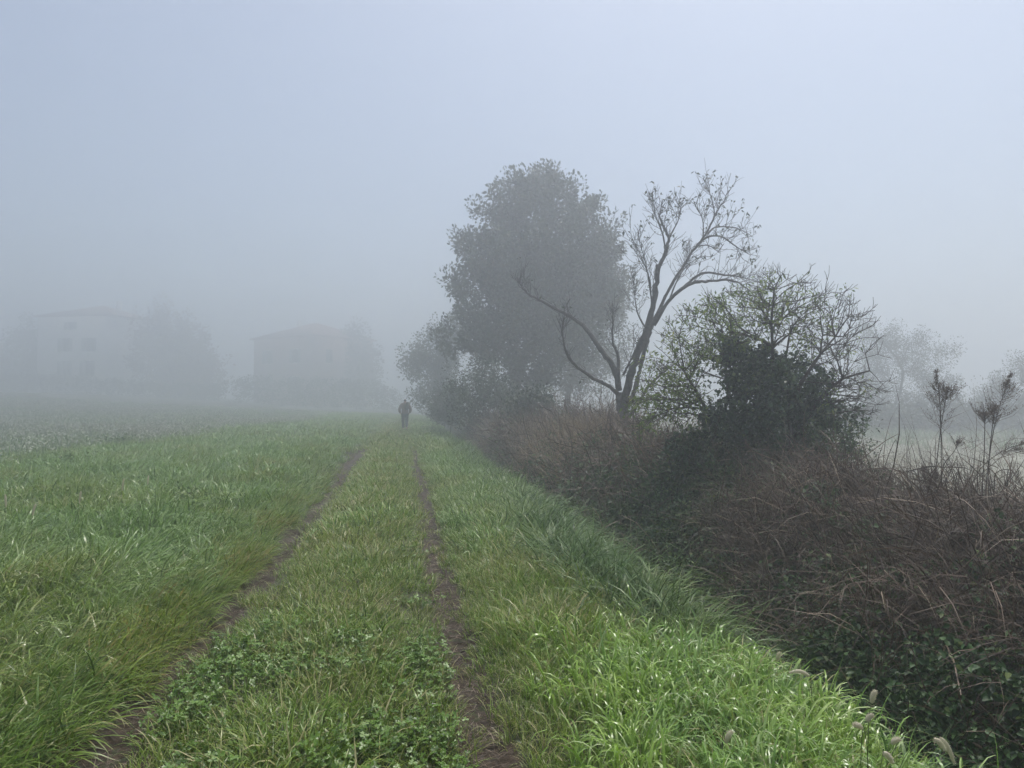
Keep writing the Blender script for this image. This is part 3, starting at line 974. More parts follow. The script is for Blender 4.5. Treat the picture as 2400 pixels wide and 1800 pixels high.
# the tree behind it on the left
leafy_tree('small_tree', 'smaller hazy tree at the far end of the bank, just right of the walker',
           [(725, 1055, 20), (765, 1045, 60), (830, 1032, 85), (900, 1030, 82), (990, 1060, 70)],
           64, 1060, 120, 110, .75, .17, .3, M['oak'], .18,
           extra=np.array([P(958, 832, 64), P(972, 850, 64.4), P(950, 838, 63.6), P(985, 815, 64), P(966, 870, 63.8)]))
# the paler tree behind on the right
leafy_tree('pale_tree', 'paler tree with a bare lower trunk behind the bare tree',
           [(620, 1395, 30), (660, 1390, 80), (740, 1385, 105), (820, 1375, 108), (880, 1360, 90), (925, 1345, 60)],
           54, 1326, 150, 85, .75, .17, .3, M['oak'], .28)
# bank shrubs under the oak
for i, (pf_, d_, bx_, lab) in enumerate([
        ([(835, 1130, 35), (880, 1130, 80), (940, 1135, 95), (1000, 1140, 80)], 34, 1140, 'dense dark shrub at the foot of the tall leafy tree'),
        ([(905, 1045, 25), (940, 1045, 50), (985, 1060, 45)], 46, 1055, 'low misty shrub on the bank nearest the walker'),
        ([(930, 1250, 30), (960, 1245, 60), (1010, 1240, 60)], 27, 1245, 'low shrub on the bank left of the tan reeds')]):
    leafy_tree('shrub', lab, pf_, d_, bx_, 90, 80, .4, .08, .17, M['hedge'], .05, cat='shrub', group='shrubs along the ditch bank')
# far trees at right
far = 'far trees beyond the right-hand field'
leafy_tree('far_tree', 'faint feathery tree right of the ivy-covered shrub',
           [(735, 2040, 30), (780, 2075, 90), (840, 2115, 130), (900, 2120, 135), (960, 2080, 120), (1010, 2070, 110)], 62, 2070, 150, 190, .85, .09, .17, M['oak'], .2, group=far)
leafy_tree('far_tree', 'faint rounded tree at the right edge behind the plumed weeds',
           [(850, 2420, 40), (900, 2400, 100), (960, 2390, 130), (1030, 2390, 120)], 60, 2400, 130, 190, .85, .09, .17, M['oak'], .2, group=far)
leafy_tree('far_tree', 'lowest faint tree clump in the fog between the two far trees',
           [(930, 2240, 60), (970, 2225, 120), (1035, 2225, 150)], 58, 2225, 110, 190, .85, .09, .17, M['oak'], .15, group=far)


# ------------------------------------------------------------------ the bare tree
def Z3(x, y, d):      # coordinates measured on an enlargement of the photograph
    return P(1300 + x * .452, 400 + y * .452, d)


TD = 19.0
root_b = P(1458, 1050, TD); root_b[2] = base_z(root_b) - .1
bare = thing('bare_tree', root_b, 'nearly bare multi-stemmed tree with a few withered leaves on its top twigs', 'tree')
limbs = {
    'trunk': ([(352, 1440, 0), (350, 1330, 0), (347, 1240, 0), (338, 1150, .05)], .15, .105),
    'l1': ([(335, 1140, .05), (310, 1030, .2), (250, 945, .4), (152, 805, .7), (60, 745, .9), (-60, 681, 1.2), (-150, 630, 1.4), (-192, 560, 1.5)], .075, .012),
    'l1b': ([(330, 1060, .1), (330, 960, .3), (300, 880, .3), (302, 720, .35)], .05, .01),
    'l2': ([(330, 1160, 0), (270, 1110, -.3), (190, 1070, -.6), (80, 980, -.9), (40, 850, -1.1), (50, 760, -1.2)], .05, .012),
    'r1': ([(355, 1230, 0), (390, 1080, -.1), (430, 950, -.2), (480, 830, -.2), (508, 700, -.2), (525, 600, -.15), (537, 505, -.1), (575, 430, 0), (592, 350, 0), (570, 300, .1), (548, 240, .1), (560, 150, .15)], .098, .009),
    'r2': ([(365, 1240, 0), (412, 1150, .2), (440, 1030, .4), (480, 880, .5), (520, 770, .6), (580, 640, .6), (650, 520, .7), (722, 410, .8), (792, 318, .8), (832, 230, .9), (862, 180, .9), (905, 100, 1.0)], .066, .008),
    'r2a': ([(722, 410, .8), (790, 345, .6), (870, 345, .4), (950, 400, .3), (1005, 430, .2)], .03, .007),
    'r2b': ([(795, 325, .8), (840, 292, 1.1), (950, 300, 1.3), (1030, 345, 1.5)], .026, .006),
    'r2c': ([(740, 390, .8), (800, 390, .5), (860, 430, .3)], .018, .005),
    'r2d': ([(832, 230, .9), (815, 150, .7), (790, 75, .6)], .018, .005),
    'r2e': ([(770, 345, .8), (765, 250, .6), (715, 150, .4)], .02, .005),
    'r3': ([(515, 800, -.2), (600, 665, -.5), (700, 590, -.7), (800, 572, -.9), (920, 572, -1.1), (1000, 612, -1.2), (1050, 670, -1.3)], .05, .007),
    'r3b': ([(640, 630, -.6), (760, 535, -.5), (880, 540, -.4), (980, 555, -.2), (1070, 582, -.1)], .035, .006),
    'r3c': ([(590, 680, -.5), (640, 560, -.3), (700, 480, -.1), (780, 440, 0)], .02, .005),
    's1': ([(505, 720, -.2), (490, 560, -.4), (440, 430, -.6), (398, 345, -.7)], .02, .005),
    's2': ([(505, 690, -.2), (480, 520, 0), (455, 420, .1), (432, 350, .1)], .018, .005),
    's3': ([(480, 830, -.2), (430, 740, -.4), (415, 640, -.5), (400, 540, -.6)], .02, .005),
    's4': ([(355, 1060, 0), (400, 970, -.2), (440, 870, -.3)], .03, .012),
    'r1u': ([(575, 430, 0), (560, 330, -.2), (520, 230, -.4), (485, 140, -.5)], .025, .005),
    'r1v': ([(592, 350, 0), (640, 260, .3), (660, 170, .4)], .022, .005),
    'low': ([(375, 1290, 0), (420, 1230, -.3), (480, 1130, -.5), (560, 1050, -.8), (640, 990, -1.0)], .05, .012),
    'stub': ([(530, 560, -.15), (534, 488, -.15)], .055, .045),
}
tips_all, tdir_all = [], []
LEAN = {}
for nm, (pts_, r0, r1) in limbs.items():
    pth = smooth_path([Z3(a, b_, TD + c) for a, b_, c in pts_], max(8, len(pts_) * 5))
    pth[1:-1] += rng.normal(0, min(.012, r0 * .14), (len(pth) - 2, 3))
    if nm == 'trunk':
        pth[0][2] = base_z(pth[0]) - .15
    rr = np.linspace(r0, r1, len(pth)) * (1 + .13 * np.abs(rng.normal(0, 1, len(pth))))
    if nm == 'trunk':
        rr = np.linspace(r0 * 1.25, r1, len(pth))
    g = Geo().add(*tube(pth, rr, 9 if r0 > .08 else 6), .5)
    # side twigs, two orders
    ln_ = np.linalg.norm(np.diff(pth, axis=0), axis=1).sum()
    if nm not in ('trunk', 'stub'):
        ntw = int(ln_ * (6.5 if r0 < .06 else 3.6)) + 5
        lo_ = .15 if r0 < .04 else (.45 if nm in ('r1', 'r2', 'l1') else .3)
        for q in range(ntw):
            s_ = lo_ + (1 - lo_) * rng.random() ** .7
            i_ = min(int(s_ * (len(pth) - 1)), len(pth) - 2)
            p0 = pth[i_]; tg_ = unit(pth[i_ + 1] - pth[i_])
            dr = unit(tg_ * .7 + rdirs(1)[0] * .75 + np.array([0, 0, .35]))
            L_ = rng.uniform(.25, .8) * (1.15 - .5 * s_)
            p1 = p0 + dr * L_ * .5 + rng.normal(0, .03, 3)
            p2 = p0 + dr * L_ + np.array([0, 0, .14 * L_]) + rng.normal(0, .05, 3)
            pp = smooth_path([p0, p1, p2], 6)
            rt = min(rr[i_] * .5, .008)
            g.add(*tube(pp, np.linspace(max(rt, .007), .0045, 6), 4), .5)
            tips_all.append(p2); tdir_all.append(dr)
            for q2 in range(rng.integers(2, 6)):
                j_ = rng.integers(1, 6)
                d2_ = unit(dr * .8 + rdirs(1)[0] * .8 + np.array([0, 0, .3]))
                l2 = rng.uniform(.1, .32)
                g.add(*tube([pp[j_], pp[j_] + d2_ * l2 * .5 + rng.normal(0, .01, 3), pp[j_] + d2_ * l2], [.0055, .0048, .004], 3), .5)
                tips_all.append(pp[j_] + d2_ * l2); tdir_all.append(d2_)
    if nm != 'trunk':
        tips_all.append(pth[-1]); tdir_all.append(unit(pth[-1] - pth[-2]))
    o = obj('trunk' if nm == 'trunk' else 'limb', g.mesh(nm, M['bark']), bare)
tips_all = np.array(tips_all); tdir_all = np.array(tdir_all)
topness = sst(4.6, 6.4, tips_all[:, 2])
k = rng.random(len(tips_all)) < .03 + .17 * topness
lt_, ld_ = np.repeat(tips_all[k], 3, 0), np.repeat(tdir_all[k], 3, 0)
lt_ = lt_ + rng.normal(0, .03, lt_.shape)
dr = unit(ld_ * .4 + rdirs(len(lt_)) + np.array([0, 0, -.5]))
L = rng.uniform(.06, .13, len(lt_))
V, Fq = leaves(lt_, dr, L, L * .5, .2, .2)
tag(obj('withered_leaves', Geo().add(V, Fq, np.repeat(rng.random(len(lt_)), 4)).mesh('withered_leaves', M['oak']), bare), kind='stuff')


# ------------------------------------------------------------------ ivy-smothered shrub with a fan of bare branches
SDp = 11.5
sb0 = P(1790, 1120, SDp); sb0[2] = base_z(sb0) - .1
shr = thing('ivy_shrub', sb0, 'bushy shrub smothered in dark ivy with a fan of bare branches', 'shrub')
s_ = SDp / F_PX


def fan(center, n, a0, a1, r0, r1, squash=.75):
    a = rng.uniform(a0, a1, n); e = rng.uniform(r0, r1, n)
    px = center[0] + np.cos(a) * e
    py = center[1] - np.sin(a) * e * squash
    return np.array([P(x_, y_, SDp) + FWD * np.clip(rng.normal(0, .45), -.8, .9) for x_, y_ in zip(px, py)])


stems = [
    [(1780, 1120), (1790, 1000), (1800, 880), (1805, 760), (1812, 680)],
    [(1770, 1110), (1735, 960), (1715, 840), (1700, 760)],
    [(1800, 1110), (1840, 960), (1890, 850), (1950, 790)],
    [(1760, 1110), (1690, 1010), (1640, 930), (1600, 870)],
    [(1810, 1110), (1880, 1000), (1950, 900), (2010, 870)],
    [(1790, 1110), (1830, 1030), (1850, 900), (1870, 760)]]
tg_all = np.concatenate([
    fan((1790, 900), 330, R(18), R(95), 130, 272, .95),
    fan((1780, 900), 240, R(85), R(172), 120, 270, .85),
    fan((1680, 960), 170, R(120), R(200), 60, 200, .7),
    fan((1870, 930), 140, R(-25), R(50), 50, 165, .75)])
trunks = [np.array([P(x_, y_, SDp) + FWD * rng.normal(0, .25) * (i_ > 0) for i_, (x_, y_) in enumerate(st)]) for st in stems]
for tk in trunks:
    tk[0][2] = base_z(tk[0]) - .1
mid_pts = np.array([tk[-2] for tk in trunks])
own = np.argmin(np.linalg.norm(tg_all[:, None] - mid_pts[None], axis=2), 1)
etips, edirs = [], []
for i_, tk in enumerate(trunks):
    tr = smooth_path(tk, 9)
    g, tp, dd, isT = grow(tr, np.linspace(.045, .012, 9), tg_all[own == i_] if (own == i_).sum() > 2 else tg_all[:3], .0042, 2.0, .7, .04, 5)
    for p_, d_ in zip(tp, dd):       # fine spurs
        for q in range(3):
            d2_ = unit(d_ * .8 + rdirs(1)[0] * .8 + np.array([0, 0, .35])); l_ = rng.uniform(.06, .22)
            g.add(*tube([p_, p_ + d2_ * l_ * .5 + rng.normal(0, .008, 3), p_ + d2_ * l_], [.0045, .0038, .003], 3), .5)
    obj('branch', g.mesh('branch', M['twig']), shr)
    etips.append(tp); edirs.append(dd)
etips = np.concatenate(etips); edirs = np.concatenate(edirs)
# ivy mantle: blobs along the stems
iv = []
for cx_, cy_, rx_, n_ in [(1790, 960, 105, 90), (1835, 905, 80, 48), (1760, 880, 66, 40), (1722, 808, 34, 16), (1740, 845, 40, 18), (1805, 1040, 125, 105), (1690, 1060, 85, 56), (1715, 990, 80, 44),
                          (1880, 960, 85, 44), (1900, 1050, 95, 60), (1640, 1110, 95, 50), (1740, 1120, 120, 70), (1850, 1120, 120, 60), (1905, 885, 48, 14), (1660, 1000, 50, 14), (1945, 1000, 60, 20),
                          (1620, 1060, 50, 12), (1850, 850, 40, 8), (1790, 850, 45, 10)]:
    n_ = int(n_ * .72)
    v = rdirs(n_) * (rng.random(n_) ** .4)[:, None] * rng.uniform(.75, 1.18, (n_, 1))
    iv.append(P(cx_, cy_, SDp) + RGT * (v[:, :1] * rx_ * s_) + UPV * (v[:, 2:] * rx_ * s_ * .9) + FWD * (v[:, 1:2] * rx_ * s_ * .9))
sp_ = [P(cx_ + np.clip(rng.normal(0, .6), -1, 1) * rx_ * .95, cy_ + np.clip(rng.normal(0, .6), -1, 1) * rx_ * .8, SDp + np.clip(rng.normal(0, .35), -.5, .5)) for cx_, cy_, rx_ in
       [(1790, 960, 130), (1730, 860, 80), (1880, 930, 110), (1690, 1050, 110), (1900, 1050, 110)] for _ in range(26)]
sp_ = np.array(sp_)
iv = np.concatenate(iv)
iv = iv[iv[:, 2] > ground_z(iv[:, 0], iv[:, 1]) - .1]
obj('ivy', leaf_cloud(iv, rdirs(len(iv)), 50, .14, .035, .09, M['ivy'], 'ivy', .8, -.2), shr)
obj('ivy_sprigs', leaf_cloud(sp_, rdirs(len(sp_), .5), 16, .2, .035, .075, M['ivy'], 'ivy_sprigs', .75, 0, 1.8), shr)['kind'] = 'stuff'
# yellow-green leaflets still on the branches, mostly on the left
wl = 1 - sst(-.2, 1.0, (etips - sb0) @ RGT)
kk = rng.random(len(etips)) < .07 + .55 * wl
obj('leaves', leaf_cloud(etips[kk], edirs[kk], 16, .13, .04, .095, M['elder'], 'leaves', .35, -.1), shr)['kind'] = 'stuff'
# lighter weedy growth at its right foot
wd_ = np.array([P(1960 + rng.normal(0, 55), 1060 + rng.normal(0, 45), 10.8 + rng.normal(0, .3)) for _ in range(60)])
wb = P(1960, 1120, 10.8); wb[2] = base_z(wb)
wroot = thing('willow_scrub', wb, 'grey-green scrub at the right foot of the ivy-covered shrub', 'shrub')
g, tp, dd, isT = grow(smooth_path([wb, wb + np.array([.05, 0, .3]), P(1960, 1040, 10.8)], 6), np.linspace(.02, .008, 6), wd_, .003, 2, .3, .05, 4)
obj('branch', g.mesh('branch', M['twig']), wroot)
obj('leaves', leaf_cloud(tp, dd, 26, .13, .04, .08, M['bramble'], 'leaves', .35, .2), wroot)


# ------------------------------------------------------------------ plumed dry weeds
def plume_geo(base, tip, n, spread):
    """feathery panicle: upswept branchlets with fine tufts"""
    g = Geo()
    ax = tip - base; ln_ = np.linalg.norm(ax); ax = ax / ln_
    for i in range(int(n * 1.7)):
        s_ = rng.random() ** .8
        p0 = base + ax * ln_ * s_
        dr = rdirs(1)[0]; dr = unit(dr - ax * (dr @ ax))
        l_ = 1.65 * spread * (math.sin(min(1, s_ * 1.15 + .12) * math.pi) ** .7 + .12) * rng.uniform(.6, 1.1)
        p1 = p0 + unit(dr * .9 + ax * .75) * l_ * .6
        p2 = p1 + unit(dr * .5 + ax * 1.0) * l_ * .5
        g.add(*tube([p0, p1, p2], [.0022, .0016, .001], 3), .4)
        m_ = 11
        tt = rng.random(m_)
        cc = p0[None] + (p2 - p0)[None] * (.25 + .75 * tt)[:, None] + rng.normal(0, .008, (m_, 3))
        L_ = rng.uniform(.01, .022, m_)
        V, Fq = leaves(cc, unit(rdirs(m_) * .6 + dr * .4 + ax), L_, L_ * .45)
        g.add(V, Fq, np.repeat(rng.random(m_), 4))
    return g


def weed(label, stalks, d, base):
    b0 = P(*base, d); b0[2] = base_z(b0)
    r_ = thing('plumed_weed', b0, label, 'weed', 'tall dry weeds above the brush')
    for pts_, pl_len, n, spread in stalks:
        p = [P(x_, y_, d + dz_) for x_, y_, dz_ in pts_]
        p0 = p[0].copy(); p0[2] = base_z(p0) - .05
        pth = smooth_path([p0] + p, 14)
        obj('stem', Geo().add(*tube(pth, np.linspace(.007, .0028, 14), 5)).mesh('stem', M['dryst']), r_)
        k_ = max(2, int(14 * (1 - pl_len)))
        obj('plume', plume_geo(pth[k_], pth[-1] + (pth[-1] - pth[-2]) * .3, n, spread).mesh('plume', M['plume']), r_)
    return r_


weed('left one of the two tall feathery weeds against the foggy field',
     [([(2205, 1190, 0), (2206, 1080, 0), (2204, 960, .05), (2196, 878, .1)], .36, 44, .17),
      ([(2190, 1170, .1), (2198, 1060, .1), (2212, 960, .1), (2222, 915, .1)], .28, 30, .13),
      ([(2205, 1150, -.1), (2212, 1090, -.1), (2235, 1060, -.1), (2245, 1038, -.1)], .2, 10, .08)], 8.0, (2205, 1190))
weed('right one of the two tall feathery weeds, several stems and a leaning plume',
     [([(2310, 1190, 0), (2316, 1090, 0), (2335, 980, 0), (2364, 888, .05)], .3, 44, .17),
      ([(2300, 1190, .1), (2306, 1080, .1), (2308, 1000, .1), (2308, 972, .1)], .24, 26, .12),
      ([(2318, 1190, -.1), (2318, 1080, -.1), (2326, 1000, -.1), (2332, 960, -.1)], .26, 26, .12),
      ([(2270, 1190, .2), (2290, 1110, .2), (2345, 1060, .2), (2410, 1035, .2)], .3, 30, .1)], 7.6, (2310, 1190))
weed('short bushy dried weed low beside the left feathery weed',
     [([(2180, 1190, 0), (2172, 1140, 0), (2165, 1100, 0)], .5, 26, .12), ([(2185, 1190, 0), (2190, 1150, 0), (2190, 1110, 0)], .4, 16, .09)], 7.8, (2182, 1190))
for (pts_, d_, lab) in [
        ([(2055, 1180), (2075, 1090), (2098, 1032), (2104, 1050)], 8.6, 'bent dead reed standing right of the ivy-covered shrub'),
        ([(2210, 1160), (2238, 1085), (2250, 1115), (2262, 1150)], 7.8, 'broken dead reed between the two feathery weeds'),
        ([(2330, 1140), (2340, 1105), (2375, 1105), (2400, 1150)], 7.2, 'arched dead reed at the right edge of the brush'),
        ([(2060, 1170), (2058, 1110), (2060, 1070)], 8.4, 'straight thin dead reed beside the bent reed')]:
    p = [P(x_, y_, d_) for x_, y_ in pts_]
    p0 = p[0].copy(); p0[2] = base_z(p0) - .05
    pth = smooth_path([p0] + p, 14)
    r_ = thing('dead_reed', p0, lab, 'reed', 'dead reeds above the brush')
    obj('stem', Geo().add(*tube(pth, np.linspace(.006, .0025, 14), 5)).mesh('stem', M['dryst']), r_)
    n = 4
    bs = pth[[5, 7, 9, 11]]
    V, Fq, c = blades(bs, rng.random(n) * 6.28, rng.uniform(.2, .35, n), rng.uniform(.4, .9, n), rng.uniform(1, 2, n), np.full(n, .008), 5)
    for q in range(n):
        obj('leaf', Geo().add(V[q * 12:q * 12 + 12], Fq[:5], rng.random()).mesh('leaf', M['thatch']), r_)


# ------------------------------------------------------------------ foxtail grasses
def foxtail(label, head_px, d, base_px, drop=0.0, ln=.07, mat_s='greenst', group='foxtail grasses at the ditch edge', arch=.12, hr=.0098):
    """head_px: (base of head, tip of head) in photograph pixels"""
    hb, ht = P(*head_px[0], d), P(*head_px[1], d)
    b0 = P(*base_px, d)
    b0[2] = base_z(b0)
    r_ = thing('foxtail', b0, label, 'foxtail', group)
    mid = (b0 + hb) / 2 + np.array([0, 0, arch])
    pth = smooth_path([b0, mid, hb], 12)
    obj('stem', Geo().add(*tube(pth, np.linspace(.0022, .0012, 12), 5)).mesh('stem', M[mat_s]), r_)
    ax = unit(ht - hb); ln = np.linalg.norm(ht - hb)
    sag = np.array([0, 0, -1.0]) * ln * .12
    hp = smooth_path([hb, (hb + ht) / 2 - sag, ht + sag * .3], 9)
    prof = np.array([.35, .8, 1, 1.05, 1.05, 1, .9, .7, .25]) * hr
    g = Geo().add(*tube(hp, prof, 8), .75)
    n = 420
    tt = rng.random(n); i_ = np.minimum((tt * 8).astype(int), 7)
    f_ = (tt * 8 - i_)[:, None]
    cc = hp[i_] * (1 - f_) + hp[i_ + 1] * f_
    ra = rdirs(n); ra = unit(ra - (ra @ ax)[:, None] * ax)
    cc = cc + ra * (np.interp(tt, np.linspace(0, 1, 9), prof) * .8)[:, None]
    L_ = rng.uniform(.004, .009, n)
    V, Fq = leaves(cc, unit(ra + ax * .7), L_, np.full(n, .0011))
    g.add(V, Fq, np.repeat(.5 + .5 * rng.random(n), 4))
    obj('seed_head', g.mesh('seed_head', M['seed']), r_)
    return r_


foxtail('upright pale foxtail highest among those over the dark ditch', ((2042, 1648), (2053, 1617)), 3.1, (2030, 1800))
foxtail('short tilted foxtail just below the upright pale one', ((2030, 1690), (2047, 1674)), 3.1, (2012, 1800))
foxtail('drooping foxtail nearest the edge of the lime grass', ((2022, 1708), (1999, 1697)), 3.05, (2040, 1810))
foxtail('small tilted foxtail left of the pair of long drooping ones', ((2089, 1743), (2109, 1731)), 3.0, (2072, 1830))
foxtail('shorter of two long foxtails drooping together at lower right', ((2188, 1731), (2216, 1757)), 3.0, (2060, 1760), arch=.1, hr=.0088)
foxtail('longer of two long foxtails drooping together at lower right', ((2203, 1728), (2238, 1788)), 3.05, (2030, 1700), arch=.16, hr=.0088)
foxtail('lowest foxtail bending at the corner of the lime grass', ((2070, 1763), (2093, 1788)), 2.9, (2050, 1830), arch=.05)
foxtail('long horizontal foxtail above the lime grass beside the sedge', ((1898, 1584), (1850, 1575)), 3.9, (1905, 1680), arch=.1)
foxtail('pale upright foxtail in the sedge left of the horizontal one', ((1821, 1549), (1829, 1528)), 4.2, (1818, 1640))
foxtail('withered dark foxtail standing in the middle of the lime grass', ((1700, 1742), (1716, 1712)), 3.2, (1690, 1800), mat_s='dryst')
for i, (hx_, hy_, tx_, ty_, d_, lab) in enumerate([
        (14, 1190, 12, 1158, 8.2, 'leftmost brown foxtail standing in the meadow'),
        (76, 1210, 84, 1180, 7.6, 'second brown foxtail from the left in the meadow'),
        (186, 1180, 190, 1150, 8.6, 'brown foxtail standing third from the left in the meadow'),
        (286, 1150, 291, 1120, 10, 'tallest dark foxtail in the meadow below the far weed'),
        (346, 1136, 348, 1114, 11, 'rightmost dark foxtail in the meadow')]):
    foxtail(lab, ((hx_, hy_), (tx_, ty_)), d_, (hx_ - 4, 1300), mat_s='dryst', group='foxtails standing in the meadow', arch=.02, hr=.011)

# ------------------------------------------------------------------ small weeds in the field
for (px_, py_, d_, r_, n_, lab) in [(262, 1032, 26, .5, 46, 'dark broad-leaved weed alone in the stubble field'),
                                    (165, 1100, 18, .3, 26, 'dark weed patch in the meadow below the stubble field'),
                                    (425, 1176, 11, .1, 12, 'low dark weed in the middle of the meadow grass')]:
    b0 = P(px_, py_, d_); b0[2] = base_z(b0)
    root = thing('field_weed', b0, lab, 'weed', 'dark weeds in the left field')
    tg_ = b0 + np.stack([rng.normal(0, r_, n_), rng.normal(0, r_, n_), rng.uniform(.12, .42, n_) * (.45 + r_)], -1)
    g, tp, dd, isT = grow(np.array([b0, b0 + [0, 0, .08], b0 + [0, 0, .16]]), [.012, .01, .008], tg_, .004, 2, .3, .05, 4)
    obj('stem', g.mesh('stem', M['greenst']), root)
    obj('leaves', leaf_cloud(tp, dd, 9, .1, .05, .1, M['sedge'], 'leaves', .5, .4), root)

# stone and sticks on the track
b0 = P(1003, 1652, 4.0); b0[2] = base_z(b0) + .012
th = np.linspace(0, math.pi, 7); ph = np.arange(10) / 10 * 2 * math.pi
TT, PP = np.meshgrid(th, ph, indexing='ij')
sv = np.stack([np.sin(TT) * np.cos(PP) * .017, np.sin(TT) * np.sin(PP) * .013, np.cos(TT) * .011], -1) * (1 + .12 * rng.normal(0, 1, TT.shape))[..., None]
i = np.arange(6)[:, None] * 10; j = np.arange(10)[None]
o = obj('pebble', mesh('pebble', sv.reshape(-1, 3), [np.stack([i + j, i + (j + 1) % 10, i + 10 + (j + 1) % 10, i + 10 + j], -1).reshape(-1, 4)], M['stone'], {'tint': np.full(70, .5)}), loc=b0)
tag(o, 'small whitish pebble at the left edge of the right wheel track', 'pebble')
for (pts_, d_, r_, lab) in [([(1012, 1655), (1022, 1654), (1034, 1656)], 3.95, .004, 'short pale stick lying beside the whitish pebble'),
                            ([(1080, 1513), (1092, 1505), (1104, 1497)], 4.95, .006, 'short dark twig lying right of the right wheel track'),
                            ([(940, 1478), (975, 1474), (1010, 1475)], 5.3, .003, 'thin dry stalk lying across the left side of the right wheel track')]:
    p = np.array([P(x_, y_, d_) for x_, y_ in pts_])
    p[:, 2] = ground_z(p[:, 0], p[:, 1]) + .03
    p = smooth_path(p, 7)
    r0_ = tag(obj('twig', Geo().add(*tube(p, r_ * np.linspace(1, .5, 7), 6)).mesh('twig', M['stone'] if 'pale' in lab else M['twig'])), lab, 'twig', 'sticks on the track')


# ------------------------------------------------------------------ houses in the fog
def part(name, geo, mat, parent, mesh_name=None, smooth=False):
    o = bpy.data.objects.new(name, geo.mesh(mesh_name or name, mat, smooth))
    C.objects.link(o); o.parent = parent
    return o


def house(name, label, px, d, wdt, dep, h, rh, yaw, mat, wins, chim, over=.7):
    b0 = P(px, 940, d); b0[2] = base_z(b0) - .2
    r_ = thing(name, b0, label, 'house')
    r_.rotation_euler = (0, 0, yaw)
    a, b_ = wdt / 2, dep / 2
    part('wall', Geo().add(*box(-a, a, -b_, b_, 0, h)), mat, r_)
    ax, by = a + over, b_ + over
    rx = max(ax - by, .4)
    V = [(-ax, -by, h), (ax, -by, h), (ax, by, h), (-ax, by, h), (-rx, 0, h + rh), (rx, 0, h + rh),
         (-ax, -by, h - .25), (ax, -by, h - .25), (ax, by, h - .25), (-ax, by, h - .25)]
    g = Geo().add(np.array(V, float), [(0, 1, 5, 4), (2, 3, 4, 5), (6, 7, 1, 0), (7, 8, 2, 1), (8, 9, 3, 2), (9, 6, 0, 3), (9, 8, 7, 6)])
    g.add(np.array(V, float), [(1, 2, 5), (3, 0, 4)])
    rf_ = part('roof', g, M['roof'], r_)
    if chim:
        cx_, cy_ = chim
        part('chimney', Geo().add(*box(cx_ - .4, cx_ + .4, cy_ - .4, cy_ + .4, h + .2, h + rh + .9)).add(*box(cx_ - .5, cx_ + .5, cy_ - .5, cy_ + .5, h + rh + .9, h + rh + 1.05)), M['plaster'], rf_)
    for (wx, wz, ww, wh, face) in wins:
        sgn = {'f': None, 'l': -1, 'r': 1}[face]
        if sgn is None:
            wo = part('window', Geo().add(*box(wx - ww / 2, wx + ww / 2, -b_ - .03, -b_ - .004, wz - wh / 2, wz + wh / 2)), M['glass'], r_)
            part('sill', Geo().add(*box(wx - ww / 2 - .1, wx + ww / 2 + .1, -b_ - .1, -b_ - .002, wz - wh / 2 - .1, wz - wh / 2)), M['plaster'], wo)
            part('lintel', Geo().add(*box(wx - ww / 2 - .1, wx + ww / 2 + .1, -b_ - .06, -b_ - .002, wz + wh / 2, wz + wh / 2 + .1)), M['plaster'], wo)
            for s2 in (-1, 1):
                xs_ = wx + s2 * (ww * .75 + .02)
                part('shutter', Geo().add(*box(xs_ - ww / 4, xs_ + ww / 4, -b_ - .08, -b_ - .012, wz - wh / 2, wz + wh / 2)), M['shutter'], wo)
        else:
            y_ = wx
            fx = sgn * a
            x0_, x1_ = sorted((fx + sgn * .004, fx + sgn * .05))
            wo = part('window', Geo().add(*box(x0_, x1_, y_ - ww / 2, y_ + ww / 2, wz - wh / 2, wz + wh / 2)), M['glass'], r_)
            x2_, x3_ = sorted((fx + sgn * .004, fx + sgn * .1))
            part('sill', Geo().add(*box(x2_, x3_, y_ - ww / 2 - .1, y_ + ww / 2 + .1, wz - wh / 2 - .1, wz - wh / 2)), M['plaster'], wo)
    return r_


house('villa', 'pale plastered three-storey house with shuttered windows, left in the fog', 236, 165, 17.6, 16, 16.8, 3.0, -.30, M['plaster'],
      [(-1.1, 14.6, 1.5, 1.6, 'f'), (-2.3, 10.6, 1.7, 2.8, 'f'), (3.3, 10.6, 1.7, 2.8, 'f'), (-2.3, 5.6, 1.7, 3.2, 'f'), (3.0, 5.6, 1.7, 3.2, 'f')], (3.4, 1.0))
house('farmhouse', 'brownish house with hipped roof and chimney, nearer the walker in the fog', 735, 165, 19.0, 17, 14.8, 3.6, -.75, M['brickw'],
      [(-4.8, 10.6, 1.7, 2.8, 'f'), (4.2, 10.6, 1.7, 2.8, 'f'), (-4.8, 4.9, 1.7, 2.8, 'f'), (4.2, 4.9, 1.7, 2.8, 'f'), (-4, 10.6, 1.7, 2.8, 'r'), (4, 10.6, 1.7, 2.8, 'r')], (-6, .8))
gh = 'trees beside the foggy houses'
leafy_tree('autumn_tree', 'russet autumn tree touching the right side of the pale house', [(715, 385, 30), (760, 390, 70), (820, 400, 90), (880, 410, 90), (920, 410, 70)], 160, 405, 130, 70, 1.9, .55, .95, M['autumn'], .25, group=gh)
leafy_tree('autumn_tree', 'smaller russet tree sloping down between the two foggy houses', [(770, 455, 20), (810, 462, 45), (870, 470, 60), (925, 470, 55)], 162, 468, 90, 70, 1.7, .55, .95, M['autumn'], .2, group=gh)
leafy_tree('garden_tree', 'dim green tree left of the pale house', [(745, 80, 25), (800, 70, 70), (870, 60, 85), (920, 60, 70)], 164, 62, 100, 70, 1.9, .55, .95, M['oak'], .2, group=gh)
leafy_tree('garden_tree', 'dim green tree overlapping the right end of the farmhouse', [(770, 830, 20), (810, 835, 40), (880, 840, 55), (930, 840, 50)], 162, 838, 90, 70, 1.7, .55, .95, M['oak'], .2, group=gh)


